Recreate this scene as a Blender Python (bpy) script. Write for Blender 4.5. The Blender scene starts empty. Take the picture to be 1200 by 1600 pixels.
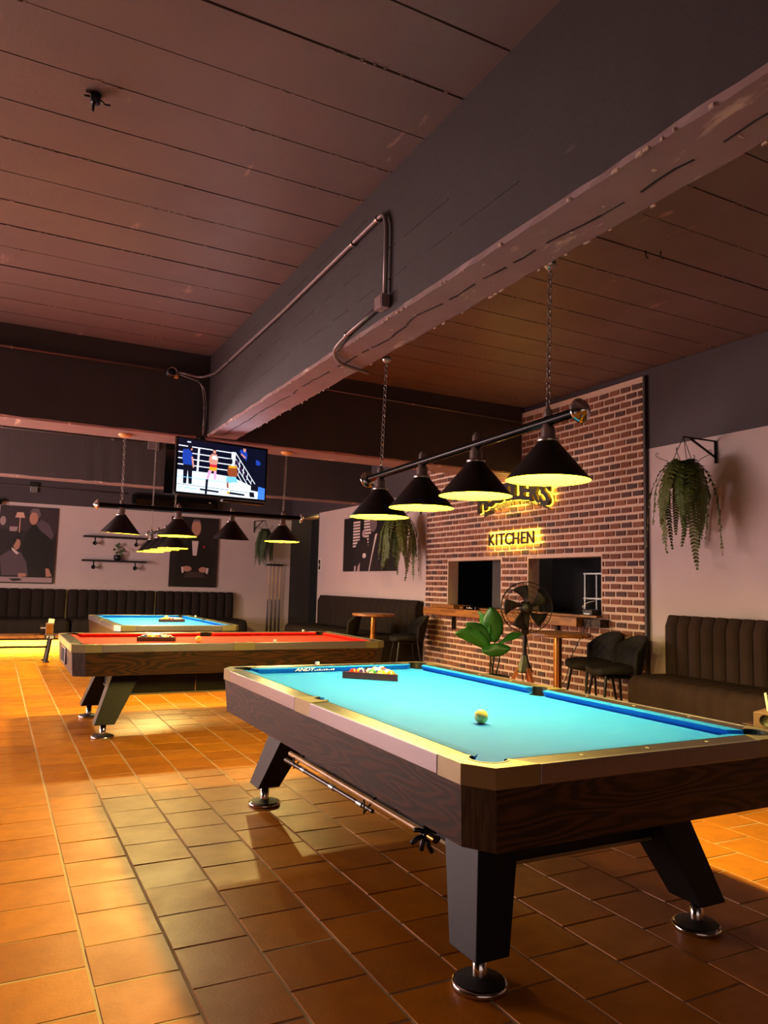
import bpy, math, random
from mathutils import Vector, Matrix, Euler
random.seed(7)
PI = math.pi
SC = bpy.context.scene
COL = SC.collection

# ------------------------------------------------------------------ camera, world, big lights, exposure
YAW, PITCH, ROLL, FPX = 0.477385587, 0.0990939347, 0.0255719611, 1166.7
CAMPOS = Vector((0, 0, 1.38))
_f = Vector((math.sin(YAW)*math.cos(PITCH), math.cos(YAW)*math.cos(PITCH), math.sin(PITCH)))
_r = Vector((math.cos(YAW), -math.sin(YAW), 0)); _u = _r.cross(_f)
CR = _r*math.cos(ROLL) + _u*math.sin(ROLL); CU = -_r*math.sin(ROLL) + _u*math.cos(ROLL)
cam = bpy.data.cameras.new('camera'); camo = bpy.data.objects.new('camera', cam); COL.objects.link(camo)
cam.sensor_fit = 'VERTICAL'; cam.sensor_height = 36.0; cam.lens = FPX/1600*36.0
cam.clip_start = .05; cam.clip_end = 200
m = Matrix.Identity(4)
for i in range(3):
    m[i][0] = CR[i]; m[i][1] = CU[i]; m[i][2] = -_f[i]; m[i][3] = CAMPOS[i]
camo.matrix_world = m
SC.camera = camo

w = bpy.data.worlds.new('world'); SC.world = w; w.use_nodes = True
w.node_tree.nodes['Background'].inputs[0].default_value = (.55, .42, .45, 1)
w.node_tree.nodes['Background'].inputs[1].default_value = .3
vs = SC.view_settings
vs.view_transform = 'Standard'; vs.look = 'None'; vs.gamma = 1.0; vs.use_curve_mapping = False
vs.exposure = 0.15

def light(name, kind, loc, energy, color, size=.1, size_y=None, aim=None, parent=None, spot=None, blend=.3):
    l = bpy.data.lights.new(name, kind); l.energy = energy; l.color = color
    if kind == 'AREA':
        l.size = size
        if size_y: l.shape = 'RECTANGLE'; l.size_y = size_y
    else:
        l.shadow_soft_size = size
    if kind == 'SPOT': l.spot_size = spot; l.spot_blend = blend
    o = bpy.data.objects.new(name, l); COL.objects.link(o); o.location = loc
    if aim is not None:
        o.rotation_euler = (Vector(aim)-Vector(loc)).to_track_quat('-Z', 'Y').to_euler()
    if parent: o.parent = parent
    return o
# added pinkish fill from the left, with a softer added fill behind the camera
s1 = light('side_fill', 'AREA', (-4.6, 9.3, 1.0), 640, (1, .72, .70), 6.0, 1.6, aim=(.5, 9.0, 3.9))
s2 = light('side_fill', 'AREA', (-3.6, 12.6, 2.2), 330, (1, .70, .66), 1.0, .8, aim=(6.4, 8.0, 2.9))
s3 = light('rear_fill', 'AREA', (.5, -2.6, .9), 22, (1, .78, .70), 5.0, 1.6, aim=(2.5, 3, 3.9))
for _s in (s1, s2, s3): _s.data.specular_factor = .25
LAMP_COL = (1.0, .74, .24)
LAMP_W = 120

# ------------------------------------------------------------------ materials
def rgb(h, s=1.0):
    h = h.lstrip('#'); c = [int(h[i:i+2], 16)/255 for i in (0, 2, 4)]
    return tuple(((x/12.92) if x <= .04045 else ((x+.055)/1.055)**2.4)*s for x in c)+(1,)
MATS = {}
def mat(name, base, rough=.6, metal=0, emit=None, estr=1, spec=None, coat=0):
    m = bpy.data.materials.new(name); m.use_nodes = True
    b = m.node_tree.nodes['Principled BSDF']
    b.inputs['Base Color'].default_value = base if len(base) == 4 else tuple(base)+(1,)
    b.inputs['Roughness'].default_value = rough; b.inputs['Metallic'].default_value = metal
    if spec is not None: b.inputs['Specular IOR Level'].default_value = spec
    if coat: b.inputs['Coat Weight'].default_value = coat; b.inputs['Coat Roughness'].default_value = .2
    if emit: b.inputs['Emission Color'].default_value = emit; b.inputs['Emission Strength'].default_value = estr
    MATS[name] = m
    return m
class NT:
    def __init__(s, m): s.t = m.node_tree; s.b = s.t.nodes['Principled BSDF']
    def n(s, typ, **kw):
        nd = s.t.nodes.new(typ)
        for k, v in kw.items():
            if k in nd.inputs: nd.inputs[k].default_value = v
            else: setattr(nd, k, v)
        return nd
    def l(s, a, b): s.t.links.new(a, b)
    def coords(s, scale=(1, 1, 1), obj=True):
        tc = s.n('ShaderNodeTexCoord'); mp = s.n('ShaderNodeMapping'); mp.inputs['Scale'].default_value = scale
        s.l(tc.outputs['Object' if obj else 'Generated'], mp.inputs['Vector']); return mp.outputs['Vector']
    def world(s, scale=(1, 1, 1)):
        g = s.n('ShaderNodeNewGeometry'); mp = s.n('ShaderNodeMapping'); mp.inputs['Scale'].default_value = scale
        s.l(g.outputs['Position'], mp.inputs['Vector']); return mp.outputs['Vector']
    def noise(s, vec, scale, detail=4, rough=.55):
        nd = s.n('ShaderNodeTexNoise'); nd.inputs['Scale'].default_value = scale
        nd.inputs['Detail'].default_value = detail; nd.inputs['Roughness'].default_value = rough
        s.l(vec, nd.inputs['Vector']); return nd.outputs['Fac']
    def ramp(s, fac, stops):
        r = s.n('ShaderNodeValToRGB'); e = r.color_ramp.elements
        while len(e) < len(stops): e.new(.5)
        for el, (p, c) in zip(e, stops): el.position = p; el.color = c
        s.l(fac, r.inputs['Fac']); return r.outputs['Color']
    def mixc(s, fac, a, b, mode='MIX'):
        mx = s.n('ShaderNodeMix'); mx.data_type = 'RGBA'; mx.blend_type = mode
        for sock, v in ((mx.inputs[0], fac), (mx.inputs[6], a), (mx.inputs[7], b)):
            if hasattr(v, 'links') or hasattr(v, 'is_linked'): s.l(v, sock)
            else: sock.default_value = v
        return mx.outputs[2]
    def bump(s, h, strength=.2, dist=.01):
        b = s.n('ShaderNodeBump'); b.inputs['Strength'].default_value = strength; b.inputs['Distance'].default_value = dist
        s.l(h, b.inputs['Height']); s.l(b.outputs['Normal'], s.b.inputs['Normal'])
    def rng(s, fac, a, b):
        m = s.n('ShaderNodeMapRange'); m.inputs[3].default_value = a; m.inputs[4].default_value = b
        s.l(fac, m.inputs[0]); return m.outputs[0]
    def color(s, c): s.l(c, s.b.inputs['Base Color'])
    def rough(s, c): s.l(c, s.b.inputs['Roughness'])

def painted(name, c1, c2, chip, rough=.55, chipat=.74, scale=1.0):
    m = mat(name, c1, rough); t = NT(m); v = t.world((1, 1, 1))
    big = t.noise(v, 1.3*scale, 5); fine = t.noise(v, 22, 6, .7)
    c = t.mixc(t.rng(big, 0, 1), c1, c2)
    st = t.noise(t.world((3.0, .8, 3)), 2.1, 7, .62)
    cc = t.ramp(st, [(chipat-.04, (0, 0, 0, 1)), (chipat+.02, (1, 1, 1, 1))])
    c = t.mixc(cc, c, chip)
    t.color(c); t.bump(fine, .35, .006); t.rough(t.rng(big, rough-.1, rough+.15))
    return m
painted('ceiling_paint', rgb('6f5a57'), rgb('5a4845'), rgb('94766a'), .5, .70)
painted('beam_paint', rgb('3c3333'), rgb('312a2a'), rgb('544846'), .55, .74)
painted('dark_wall_paint', rgb('403639'), rgb('372f31'), rgb('504447'), .6, .76)
painted('light_wall_paint', rgb('c5b3ae'), rgb('b5a3a0'), rgb('a49390'), .6, .72)
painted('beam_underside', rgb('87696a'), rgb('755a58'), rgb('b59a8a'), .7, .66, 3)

def tile_mat():
    m = mat('terracotta', rgb('b46a2c'), .3); t = NT(m); v = t.world()
    oi = t.n('ShaderNodeObjectInfo'); gi = t.n('ShaderNodeNewGeometry')
    ad = t.n('ShaderNodeMath', operation='ADD'); t.l(oi.outputs['Random'], ad.inputs[0]); t.l(gi.outputs['Random Per Island'], ad.inputs[1])
    fr = t.n('ShaderNodeMath', operation='FRACT'); t.l(ad.outputs[0], fr.inputs[0])
    c = t.ramp(fr.outputs[0], [(0, rgb('bd7008')), (.4, rgb('cb7a0a')), (.75, rgb('d38210')), (1, rgb('b26806'))])
    n1 = t.noise(v, 5, 6, .65); n2 = t.noise(v, 60, 5, .7)
    c = t.mixc(t.ramp(n1, [(.4, (0, 0, 0, 1)), (.75, (.4, .4, .4, 1))]), c, rgb('7c4a1c'))
    t.color(c); t.rough(t.rng(n1, .26, .55)); t.bump(n2, .25, .004); t.b.inputs['Specular IOR Level'].default_value = .32
tile_mat()
mat('grout', rgb('cdb182'), .85)
def brick_mat():
    m = mat('brick', rgb('7a3f2c'), .85); t = NT(m); v = t.world()
    oi = t.n('ShaderNodeObjectInfo'); gi = t.n('ShaderNodeNewGeometry')
    ad = t.n('ShaderNodeMath', operation='ADD'); t.l(oi.outputs['Random'], ad.inputs[0]); t.l(gi.outputs['Random Per Island'], ad.inputs[1])
    fr = t.n('ShaderNodeMath', operation='FRACT'); t.l(ad.outputs[0], fr.inputs[0])
    c = t.ramp(fr.outputs[0], [(0, rgb('6e4634')), (.2, rgb('8c5840')), (.45, rgb('a0684a')), (.68, rgb('855440')), (.86, rgb('5a403a')), (1, rgb('4c3b3c'))])
    n = t.noise(v, 30, 6, .7)
    c = t.mixc(t.rng(n, 0, .75), c, rgb('4d3028'))
    t.color(c); t.bump(n, .6, .01)
brick_mat()
def noisy(name, c1, c2, rough, scale, bump=.3, metal=0, stretch=(1, 1, 1), dist=.006, spec=None):
    m = mat(name, c1, rough, metal, spec=spec); t = NT(m); n = t.noise(t.coords(stretch), scale, 6, .65)
    t.color(t.mixc(n, c1, c2)); t.bump(n, bump, dist); return m
noisy('mortar', rgb('dcc0a8'), rgb('bfa18c'), .9, 25, .8)
def wood(name, c1, c2, rough, sc=(1, 1, 7), freq=55, spec=None, bump=.15, metal=0):
    m = mat(name, c1, rough, metal, spec=spec); t = NT(m); n = t.noise(t.coords(sc), 1.0, 2, .45)
    mu = t.n('ShaderNodeMath', operation='MULTIPLY'); t.l(n, mu.inputs[0]); mu.inputs[1].default_value = freq*2
    sn = t.n('ShaderNodeMath', operation='SINE'); t.l(mu.outputs[0], sn.inputs[0])
    fib = t.noise(t.coords(tuple(x*12 for x in sc)), 3, 4, .7)
    a = t.n('ShaderNodeMath', operation='MULTIPLY_ADD'); t.l(sn.outputs[0], a.inputs[0]); a.inputs[1].default_value = .3; t.l(fib, a.inputs[2])
    t.color(t.ramp(a.outputs[0], [(.25, c1), (.85, c2)])); t.bump(a.outputs[0], bump, .002); return m
wood('table_wood', rgb('170b07'), rgb('42220f'), .5, (1.2, .9, 6), 60, spec=.25)
wood('table_wood_end', rgb('130a07'), rgb('43271a'), .5, (.9, 1.2, 6), 60, spec=.3)
wood('corner_wood', rgb('0c0908'), rgb('32251e'), .45, (25, 25, .6), 20)
noisy('leg_laminate', rgb('100e0c'), rgb('1a1613'), .48, 6, .08, spec=.18, stretch=(8, 8, 1))
noisy('rail_laminate', rgb('17120d'), rgb('2a2217'), .33, 60, .12, spec=.6)
noisy('cast_metal', rgb('8f8564'), rgb('7c7254'), .36, 14, .05, metal=.6)
noisy('trim_metal', rgb('8f888c'), rgb('7b7478'), .33, 20, .04, metal=.8, stretch=(1, .1, 1))
def cloth(name, c1, c2):
    m = mat(name, c1, .8); t = NT(m); v = t.coords(); n = t.noise(v, 3.5, 6, .6); f = t.noise(v, 240, 2)
    ch = t.ramp(t.noise(t.coords((1, 2.4, 1)), 2.3, 8, .66), [(.60, (0, 0, 0, 1)), (.80, (.55, .6, .6, 1))])
    c = t.mixc(n, c1, c2); t.color(t.mixc(ch, c, (.09,.33,.85,1) if 'blue' in name else c2)); t.bump(f, .15, .002)
    t.b.inputs['Specular IOR Level'].default_value = .12
cloth('blue_cloth', (.008,.145,.68,1), (.012,.175,.74,1)); cloth('red_cloth', (.62,.022,.01,1), (.5,.016,.01,1))
mat('blue_cushion', (.006,.15,.62,1), .8, spec=.1); mat('red_cushion', (.55,.02,.01,1), .8, spec=.1)
mat('black_plastic', rgb('0b0b0c'), .45); mat('black_metal', rgb('0d0c0d'), .32, .3)
mat('shade_black', rgb('0a0908'), .38, 0, spec=.4); mat('bar_black', rgb('030406'), .25, 0, spec=.10)
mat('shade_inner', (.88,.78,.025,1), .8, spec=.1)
mat('bulb_glow', rgb('fff0a0'), .5, emit=(1, .86, .10, 1), estr=5)
mat('chrome', rgb('c8c4c0'), .14, 1); mat('dark_chrome', rgb('a89e98'), .30, .85)
mat('brass', rgb('c98f45'), .22, 1); mat('steel', rgb('b8bcc0'), .3, .9)
mat('chain_metal', rgb('8f8781'), .3, .9)
noisy('foot_top', rgb('2a2723'), rgb('3a362f'), .6, 40, .1)
noisy('velvet', rgb('2a1f1b'), rgb('3a2b25'), .85, 5, .12, spec=.1)
noisy('velvet_far', rgb('211b19'), rgb('2c2421'), .9, 5, .12, spec=.1)
noisy('chair_fabric', rgb('171415'), rgb('1d1a1a'), .75, 30, .1, spec=.2)
noisy('conduit', rgb('8a7b7c'), rgb('6f6263'), .42, 30, .1, metal=.55)
noisy('sofa_base', rgb('c9a66a'), rgb('bb9659'), .6, 4, .1)
mat('led_yellow', rgb('ffd23c'), .5, emit=(1, .70, .02, 1), estr=7)
mat('led_sign', rgb('ffd23c'), .5, emit=(1, .60, .02, 1), estr=9)
mat('sign_black', rgb('241c18'), .5)
mat('white_plastic', rgb('d9d2c6'), .5); mat('rose_ceramic', rgb('d9a05c'), .5)
mat('rack_maroon', rgb('3a1519'), .35); mat('paper', rgb('e8dfb0'), .8); mat('box_brown', rgb('7a5c48'), .6)
mat('glossy_black', rgb('050506'), .12); mat('black_gap', rgb('030303'), .9)
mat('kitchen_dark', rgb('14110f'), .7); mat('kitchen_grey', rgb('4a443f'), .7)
noisy('passage_dark', rgb('3a3434'), rgb('332d2d'), .6, 4, .1); noisy('passage_light', rgb('c9a070'), rgb('bb9566'), .7, 4, .1)
def butcher():
    m = mat('butcher_block', rgb('a8682c'), .4); t = NT(m)
    br = t.n('ShaderNodeTexBrick'); br.inputs['Scale'].default_value = 1; br.inputs['Brick Width'].default_value = .42
    br.inputs['Row Height'].default_value = .035; br.inputs['Mortar Size'].default_value = 0
    br.inputs['Color1'].default_value = rgb('b5762f'); br.inputs['Color2'].default_value = rgb('7d4a20')
    g = t.n('ShaderNodeNewGeometry'); sx = t.n('ShaderNodeSeparateXYZ'); cx = t.n('ShaderNodeCombineXYZ')
    t.l(g.outputs['Position'], sx.inputs[0]); t.l(sx.outputs[1], cx.inputs[0])
    a = t.n('ShaderNodeMath', operation='ADD'); t.l(sx.outputs[2], a.inputs[0]); t.l(sx.outputs[0], a.inputs[1]); t.l(a.outputs[0], cx.inputs[1])
    t.l(cx.outputs[0], br.inputs['Vector']); n = t.noise(t.world((6, 1, 14)), 6, 5, .7)
    t.color(t.mixc(t.rng(n, 0, .6), br.outputs['Color'], rgb('5f3818')))
butcher()
wood('cue_wood', rgb('b88a4e'), rgb('d8ae6a'), .3, (4, 4, 1), 10); wood('tripod_wood', rgb('7a3c1c'), rgb('a2582c'), .4, (10, 10, 1), 10)
mat('cue_dark', rgb('2a1812'), .3)
def leafmat(name, c1, c2, rough=.45):
    m = mat(name, c1, rough); t = NT(m); oi = t.n('ShaderNodeObjectInfo'); n = t.noise(t.coords(), 7, 3)
    a = t.mixc(n, c1, c2); t.color(t.mixc(oi.outputs['Random'], a, c2)); return m
leafmat('leaf_green', rgb('2c8a2a'), rgb('1c5a1c')); leafmat('fern_green', rgb('3a5a20'), rgb('5c6226'), .6)
leafmat('fern_far', rgb('26401f'), rgb('40502a'), .6)
mat('stem_dark', rgb('2a2a1c'), .6)
def ballmat(name, c, stripe):
    m = mat('ball_'+name, c, .12, coat=.5)
    t = NT(m); tc = t.n('ShaderNodeTexCoord'); nm = t.n('ShaderNodeVectorMath', operation='NORMALIZE'); t.l(tc.outputs['Object'], nm.inputs[0])
    sx = t.n('ShaderNodeSeparateXYZ'); t.l(nm.outputs[0], sx.inputs[0]); WH = rgb('f2e8cf'); col = c
    if stripe:
        ab = t.n('ShaderNodeMath', operation='ABSOLUTE'); t.l(sx.outputs[2], ab.inputs[0])
        gt = t.n('ShaderNodeMath', operation='GREATER_THAN'); t.l(ab.outputs[0], gt.inputs[0]); gt.inputs[1].default_value = .52
        col = t.mixc(gt.outputs[0], c, WH)
    if name != 'cue':
        g2 = t.n('ShaderNodeMath', operation='GREATER_THAN'); t.l(sx.outputs[0], g2.inputs[0]); g2.inputs[1].default_value = .93
        col = t.mixc(g2.outputs[0], col, WH)
        t.color(col)
    return m
BALLS = [('yellow', 'e8b414'), ('blue', '1c3c9c'), ('red', 'd8281c'), ('purple', '3c2460'), ('orange', 'e87818'), ('green', '146c38'), ('maroon', '7c1c24'), ('black', '101012')]
for n_, h_ in BALLS: ballmat(n_, rgb(h_), False)
for n_, h_ in BALLS[:7]: ballmat(n_+'_stripe', rgb(h_), True)
ballmat('cue', rgb('f4e47a'), False)  # white cue ball; yellow lamplight is put into its base colour

# ------------------------------------------------------------------ geometry collector
class G:
    def __init__(s): s.v = []; s.f = []; s.m = []; s.mi = 0; s.smooth = []; s.sm = False; s.X = None
    def mx(s, i): s.mi = i; return s
    def add(s, vs, fs):
        b = len(s.v)
        for p in vs:
            p = Vector(p); s.v.append(tuple(s.X @ p if s.X else p))
        for f in fs: s.f.append(tuple(b+i for i in f)); s.m.append(s.mi); s.smooth.append(s.sm)
    def box(s, a, b):
        x0, y0, z0 = a; x1, y1, z1 = b
        s.add([(x0,y0,z0),(x1,y0,z0),(x1,y1,z0),(x0,y1,z0),(x0,y0,z1),(x1,y0,z1),(x1,y1,z1),(x0,y1,z1)],
              [(0,3,2,1),(4,5,6,7),(0,1,5,4),(1,2,6,5),(2,3,7,6),(3,0,4,7)]); return s
    def hexa(s, bot, top):     # two quads, ccw from above
        s.add(list(bot)+list(top), [(0,3,2,1),(4,5,6,7),(0,1,5,4),(1,2,6,5),(2,3,7,6),(3,0,4,7)]); return s
    def prism(s, poly, z0, z1, poly_top=None):
        n = len(poly); pt = poly_top or poly
        a = sum(poly[i][0]*poly[(i+1)%n][1]-poly[(i+1)%n][0]*poly[i][1] for i in range(n))
        if a < 0: poly = poly[::-1]; pt = pt[::-1]
        s.add([(x, y, z0) for x, y in poly]+[(x, y, z1) for x, y in pt],
              [tuple(range(n-1, -1, -1)), tuple(range(n, 2*n))]+[(i, (i+1)%n, n+(i+1)%n, n+i) for i in range(n)]); return s
    def cyl(s, p0, p1, r0, r1=None, n=12, caps=True):
        r1 = r0 if r1 is None else r1; p0 = Vector(p0); p1 = Vector(p1); d = (p1-p0).normalized()
        a = d.orthogonal().normalized(); b = d.cross(a); vs = []
        for p, r in ((p0, r0), (p1, r1)):
            for i in range(n):
                t = 2*PI*i/n; vs.append(p+a*r*math.cos(t)+b*r*math.sin(t))
        sm = s.sm; s.sm = True
        s.add(vs, [(i, (i+1)%n, n+(i+1)%n, n+i) for i in range(n)]); s.sm = False
        if caps:
            s.add(vs[:n], [tuple(range(n-1, -1, -1))]); s.add(vs[n:], [tuple(range(n))])
        s.sm = sm; return s
    def tube(s, pts, r, n=8, taper=None):
        pts = [Vector(p) for p in pts]; k = len(pts); vs = []; a = None
        for i, p in enumerate(pts):
            d = (pts[min(i+1, k-1)]-pts[max(i-1, 0)]).normalized()
            a = d.orthogonal().normalized() if a is None else (a-d*a.dot(d)).normalized()
            b = d.cross(a); rr = r if taper is None else r*taper(i/(k-1))
            for j in range(n): t = 2*PI*j/n; vs.append(p+a*rr*math.cos(t)+b*rr*math.sin(t))
        fs = [(i*n+j, i*n+(j+1)%n, (i+1)*n+(j+1)%n, (i+1)*n+j) for i in range(k-1) for j in range(n)]
        fs += [tuple(range(n-1, -1, -1)), tuple((k-1)*n+j for j in range(n))]
        sm = s.sm; s.sm = True; s.add(vs, fs); s.sm = sm; return s
    def lathe(s, prof, c=(0, 0, 0), n=24, smooth=True):
        k = len(prof); vs = [(c[0]+r*math.cos(2*PI*j/n), c[1]+r*math.sin(2*PI*j/n), c[2]+z) for r, z in prof for j in range(n)]
        fs = [(i*n+j, i*n+(j+1)%n, (i+1)*n+(j+1)%n, (i+1)*n+j) for i in range(k-1) for j in range(n)]
        sm = s.sm; s.sm = smooth; s.add(vs, fs); s.sm = sm; return s
    def sphere(s, c, r, n=12, k=8, sc=(1, 1, 1)):
        prof = [(max(math.sin(PI*i/k), 1e-4)*r, -math.cos(PI*i/k)*r) for i in range(k+1)]
        vs = [(c[0]+p*math.cos(2*PI*j/n)*sc[0], c[1]+p*math.sin(2*PI*j/n)*sc[1], c[2]+z*sc[2]) for p, z in prof for j in range(n)]
        fs = [(i*n+j, i*n+(j+1)%n, (i+1)*n+(j+1)%n, (i+1)*n+j) for i in range(k) for j in range(n)]
        sm = s.sm; s.sm = True; s.add(vs, fs); s.sm = sm; return s
    def torus(s, M, R, r, n=10, k=5, sx=1.0):
        vs = []
        for i in range(n):
            a = 2*PI*i/n
            for j in range(k):
                b = 2*PI*j/k; vs.append(M @ Vector(((R+r*math.cos(b))*math.cos(a)*sx, (R+r*math.cos(b))*math.sin(a), r*math.sin(b))))
        fs = [(i*k+j, ((i+1)%n)*k+j, ((i+1)%n)*k+(j+1)%k, i*k+(j+1)%k) for i in range(n) for j in range(k)]
        sm = s.sm; s.sm = True; s.add(vs, fs); s.sm = sm; return s
    def grid(s, nu, nv, fn, closed=False):
        vs = [fn(i/(nu-1), j/(nv-1)) for i in range(nu) for j in range(nv)]
        s.add(vs, [(i*nv+j, (i+1)*nv+j, (i+1)*nv+j+1, i*nv+j+1) for i in range(nu-1) for j in range(nv-1)]); return s
    def mesh(s, name, mats):
        me = bpy.data.meshes.new(name); me.from_pydata(s.v, [], s.f)
        for mm in (mats if isinstance(mats, (list, tuple)) else [mats]): me.materials.append(MATS[mm])
        me.polygons.foreach_set('material_index', s.m); me.polygons.foreach_set('use_smooth', s.smooth); me.update(); return me

def link(name, me, parent=None, loc=None, rot=None):
    o = bpy.data.objects.new(name, me); COL.objects.link(o)
    if parent: o.parent = parent
    if loc: o.location = loc
    if rot: o.rotation_euler = rot
    return o
def part(name, g, mats, parent=None, bevel=0, solid=0, sub=0, loc=None, rot=None):
    o = link(name, g.mesh(name, mats), parent, loc, rot)
    if solid: md = o.modifiers.new('s', 'SOLIDIFY'); md.thickness = solid; md.offset = 0
    if sub: md = o.modifiers.new('u', 'SUBSURF'); md.levels = md.render_levels = sub
    if bevel: md = o.modifiers.new('b', 'BEVEL'); md.width = bevel; md.segments = 2; md.limit_method = 'ANGLE'; md.angle_limit = .6
    return o
def tag(o, label, cat, group=None):
    o['label'] = label; o['category'] = cat
    if group: o['group'] = group
    return o
def thing(name, label, cat, loc=(0, 0, 0), rz=0, group=None):
    o = bpy.data.objects.new(name, None); COL.objects.link(o); o.empty_display_size = .05
    o.location = loc; o.rotation_euler = (0, 0, rz); return tag(o, label, cat, group)
def struct(o): o['kind'] = 'structure'; return o
def dup(root, loc, rz=None, label=None, parent=None, remap=None):
    c = root.copy(); COL.objects.link(c)
    if parent is not None: c.parent = parent
    else:
        c.location = loc
        if rz is not None: c.rotation_euler = (0, 0, rz)
        if label: c['label'] = label
    if remap and c.type == 'MESH':
        pass
    for ch in list(root.children): dup(ch, None, parent=c)
    return c
def text_mesh(body, size, extrude=.0, offset=0, mats='sign_black', xs=1.0, align='CENTER', shear=0):
    cu = bpy.data.curves.new('lettering', 'FONT'); cu.body = body; cu.size = size; cu.extrude = extrude; cu.offset = offset
    cu.align_x = align; cu.resolution_u = 3; cu.shear = shear
    o = bpy.data.objects.new('lettering', cu); COL.objects.link(o)
    dg = bpy.context.evaluated_depsgraph_get(); me = bpy.data.meshes.new_from_object(o.evaluated_get(dg))
    bpy.data.objects.remove(o); bpy.data.curves.remove(cu)
    me.transform(Matrix.Diagonal((xs, 1, 1, 1))); me.materials.clear(); me.materials.append(MATS[mats]); return me
def project(P):
    d = Vector(P)-CAMPOS; z = d.dot(_f)
    if z < .2: return None
    return 600+FPX*d.dot(CR)/z, 800-FPX*d.dot(CU)/z, z

# ------------------------------------------------------------------ room shell
XR, YB, XL, Y0, ZC = 6.4, 17.3, -4.9, -3.0, 3.9
XW, YW = 8.6, 19.0
# floor with terracotta tiles
g = G(); g.box((XL, Y0, -.15), (XW, YW, -.003)); floor = struct(part('floor', g, 'grout'))
TX, TY = .2975, .3065
def tile_geo(g, x0, y0, x1, y1):
    gp = .004; b = .003; z = random.uniform(-.0012, .0008)
    a = [(x0+gp, y0+gp), (x1-gp, y0+gp), (x1-gp, y1-gp), (x0+gp, y1-gp)]; c = [(x0+gp+b, y0+gp+b), (x1-gp-b, y0+gp+b), (x1-gp-b, y1-gp-b), (x0+gp+b, y1-gp-b)]
    tx, ty = random.uniform(-.0012, .0012), random.uniform(-.0012, .0012)
    g.hexa([(x, y, -.012) for x, y in a], [(x, y, z+(-tx if i in (0, 3) else tx)+(-ty if i < 2 else ty)) for i, (x, y) in enumerate(c)])
tiles = []
k0 = -16
for k in range(k0, 21):
    xa = .392+TX*k; xb = min(xa+TX, XR)
    if xa > XR-.03: continue
    off = 2.82 if k % 2 == 0 else 2.667
    for j in range(-19, 48):
        ya = off+TY*j; yb = ya+TY
        if yb > YB or ya < Y0: continue
        c = project(((xa+xb)/2, (ya+yb)/2, 0)); area = 0
        if c and -60 < c[0] < 1260 and c[1] < 1680: area = 1/(c[2]**3)
        tiles.append((area, xa, ya, xb, yb))
tiles.sort(reverse=True)
for (ar, xa, ya, xb, yb) in tiles[:298]:
    g = G(); cx, cy = (xa+xb)/2, (ya+yb)/2; tile_geo(g, xa-cx, ya-cy, xb-cx, yb-cy); part('floor_tile', g, 'terracotta', floor, loc=(cx, cy, 0))
g = G()
for (ar, xa, ya, xb, yb) in tiles[298:]: tile_geo(g, xa, ya, xb, yb)
part('floor_tile', g, 'terracotta', floor)['kind'] = 'stuff'

# ceiling: planks 0.4 m wide running across the room, on both sides of the main beam
g = G(); g.box((XL, Y0, ZC+.025), (XW, YW, ZC+.2)); ceil = struct(part('ceiling', g, 'black_gap'))
PW = .398
for (xa, xb) in ((XL, 2.05), (2.28, XR+.0)):
    for j in range(-14, 36):
        ya = 2.67+PW*j; yb = ya+PW
        if yb < -2.9: continue
        if ya > 8.2: continue
        g = G(); dz = random.uniform(0, .005); gp = random.choice((.006, .008, .010, .014))
        n = 22; xs = [xa+(xb-xa)*i/n for i in range(n+1)]
        # slightly ragged long edges
        lo = [ya+gp/2+random.uniform(0, .003) for _ in xs]; hi = [yb-gp/2-random.uniform(0, .003) for _ in xs]
        z0 = ZC+dz
        vs = []
        for x, a, b in zip(xs, lo, hi): vs += [(x, a, z0), (x, b, z0), (x, a, ZC+.03), (x, b, ZC+.03)]
        fs = []
        for i in range(n):
            q = i*4; fs += [(q, q+1, q+5, q+4), (q+2, q+6, q+7, q+3), (q, q+4, q+6, q+2), (q+1, q+3, q+7, q+5)]
        fs += [(0, 2, 3, 1), (n*4, n*4+1, n*4+3, n*4+2)]
        g.add(vs, fs); part('ceiling_plank', g, 'ceiling_paint', ceil)
g = G(); g.box((XL, 8.6, ZC-.01), (XR, YB, ZC+.02)); part('ceiling_slab', g, 'ceiling_paint', ceil)

# beams (rough board-marked concrete): sides, underside with ragged edge
def beam(name, a, b, axis):
    x0, y0, z0 = a; x1, y1, z1 = b; g = G()
    L = (y1-y0) if axis == 'Y' else (x1-x0); n = max(8, int(L/.12))
    secs = []
    for i in range(n+1):
        t = i/n; j = [random.uniform(-.006, .006) for _ in range(6)]
        if axis == 'Y':
            y = y0+L*t
            pr = [(x0, y, z1), (x0+j[4]*.3, y, z0+.018+j[0]), (x0+.016+j[1], y, z0), (x1-.016+j[2], y, z0), (x1, y, z0+.018+j[3]), (x1, y, z1)]
        else:
            x = x0+L*t
            pr = [(x, y0, z1), (x, y0+j[4]*.3, z0+.018+j[0]), (x, y0+.016+j[1], z0), (x, y1-.016+j[2], z0), (x, y1, z0+.018+j[3]), (x, y1, z1)]
        secs.append(pr)
    vs = [p for s in secs for p in s]; 
    for i in range(n):
        for q in range(6):
            g.mx(1 if q in (1, 2, 3) else 0)
    fs = []
    g.mi = 0
    b0 = 0
    side = []; under = []
    for i in range(n):
        for q in range(6):
            f = (i*6+q, i*6+(q+1) % 6, (i+1)*6+(q+1) % 6, (i+1)*6+q); (under if q in (1, 2, 3) else side).append(f)
    side += [tuple(range(6)), tuple(n*6+q for q in range(5, -1, -1))]
    g.mi = 0; g.add(vs, side)
    g.f += under; g.m += [1]*len(under); g.smooth += [False]*len(under)
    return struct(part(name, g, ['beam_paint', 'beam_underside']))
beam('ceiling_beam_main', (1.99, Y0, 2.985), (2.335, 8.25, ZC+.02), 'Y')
beam('ceiling_beam_cross', (XL, 8.19, 2.955), (XR, 8.70, ZC+.02), 'X')
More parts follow.
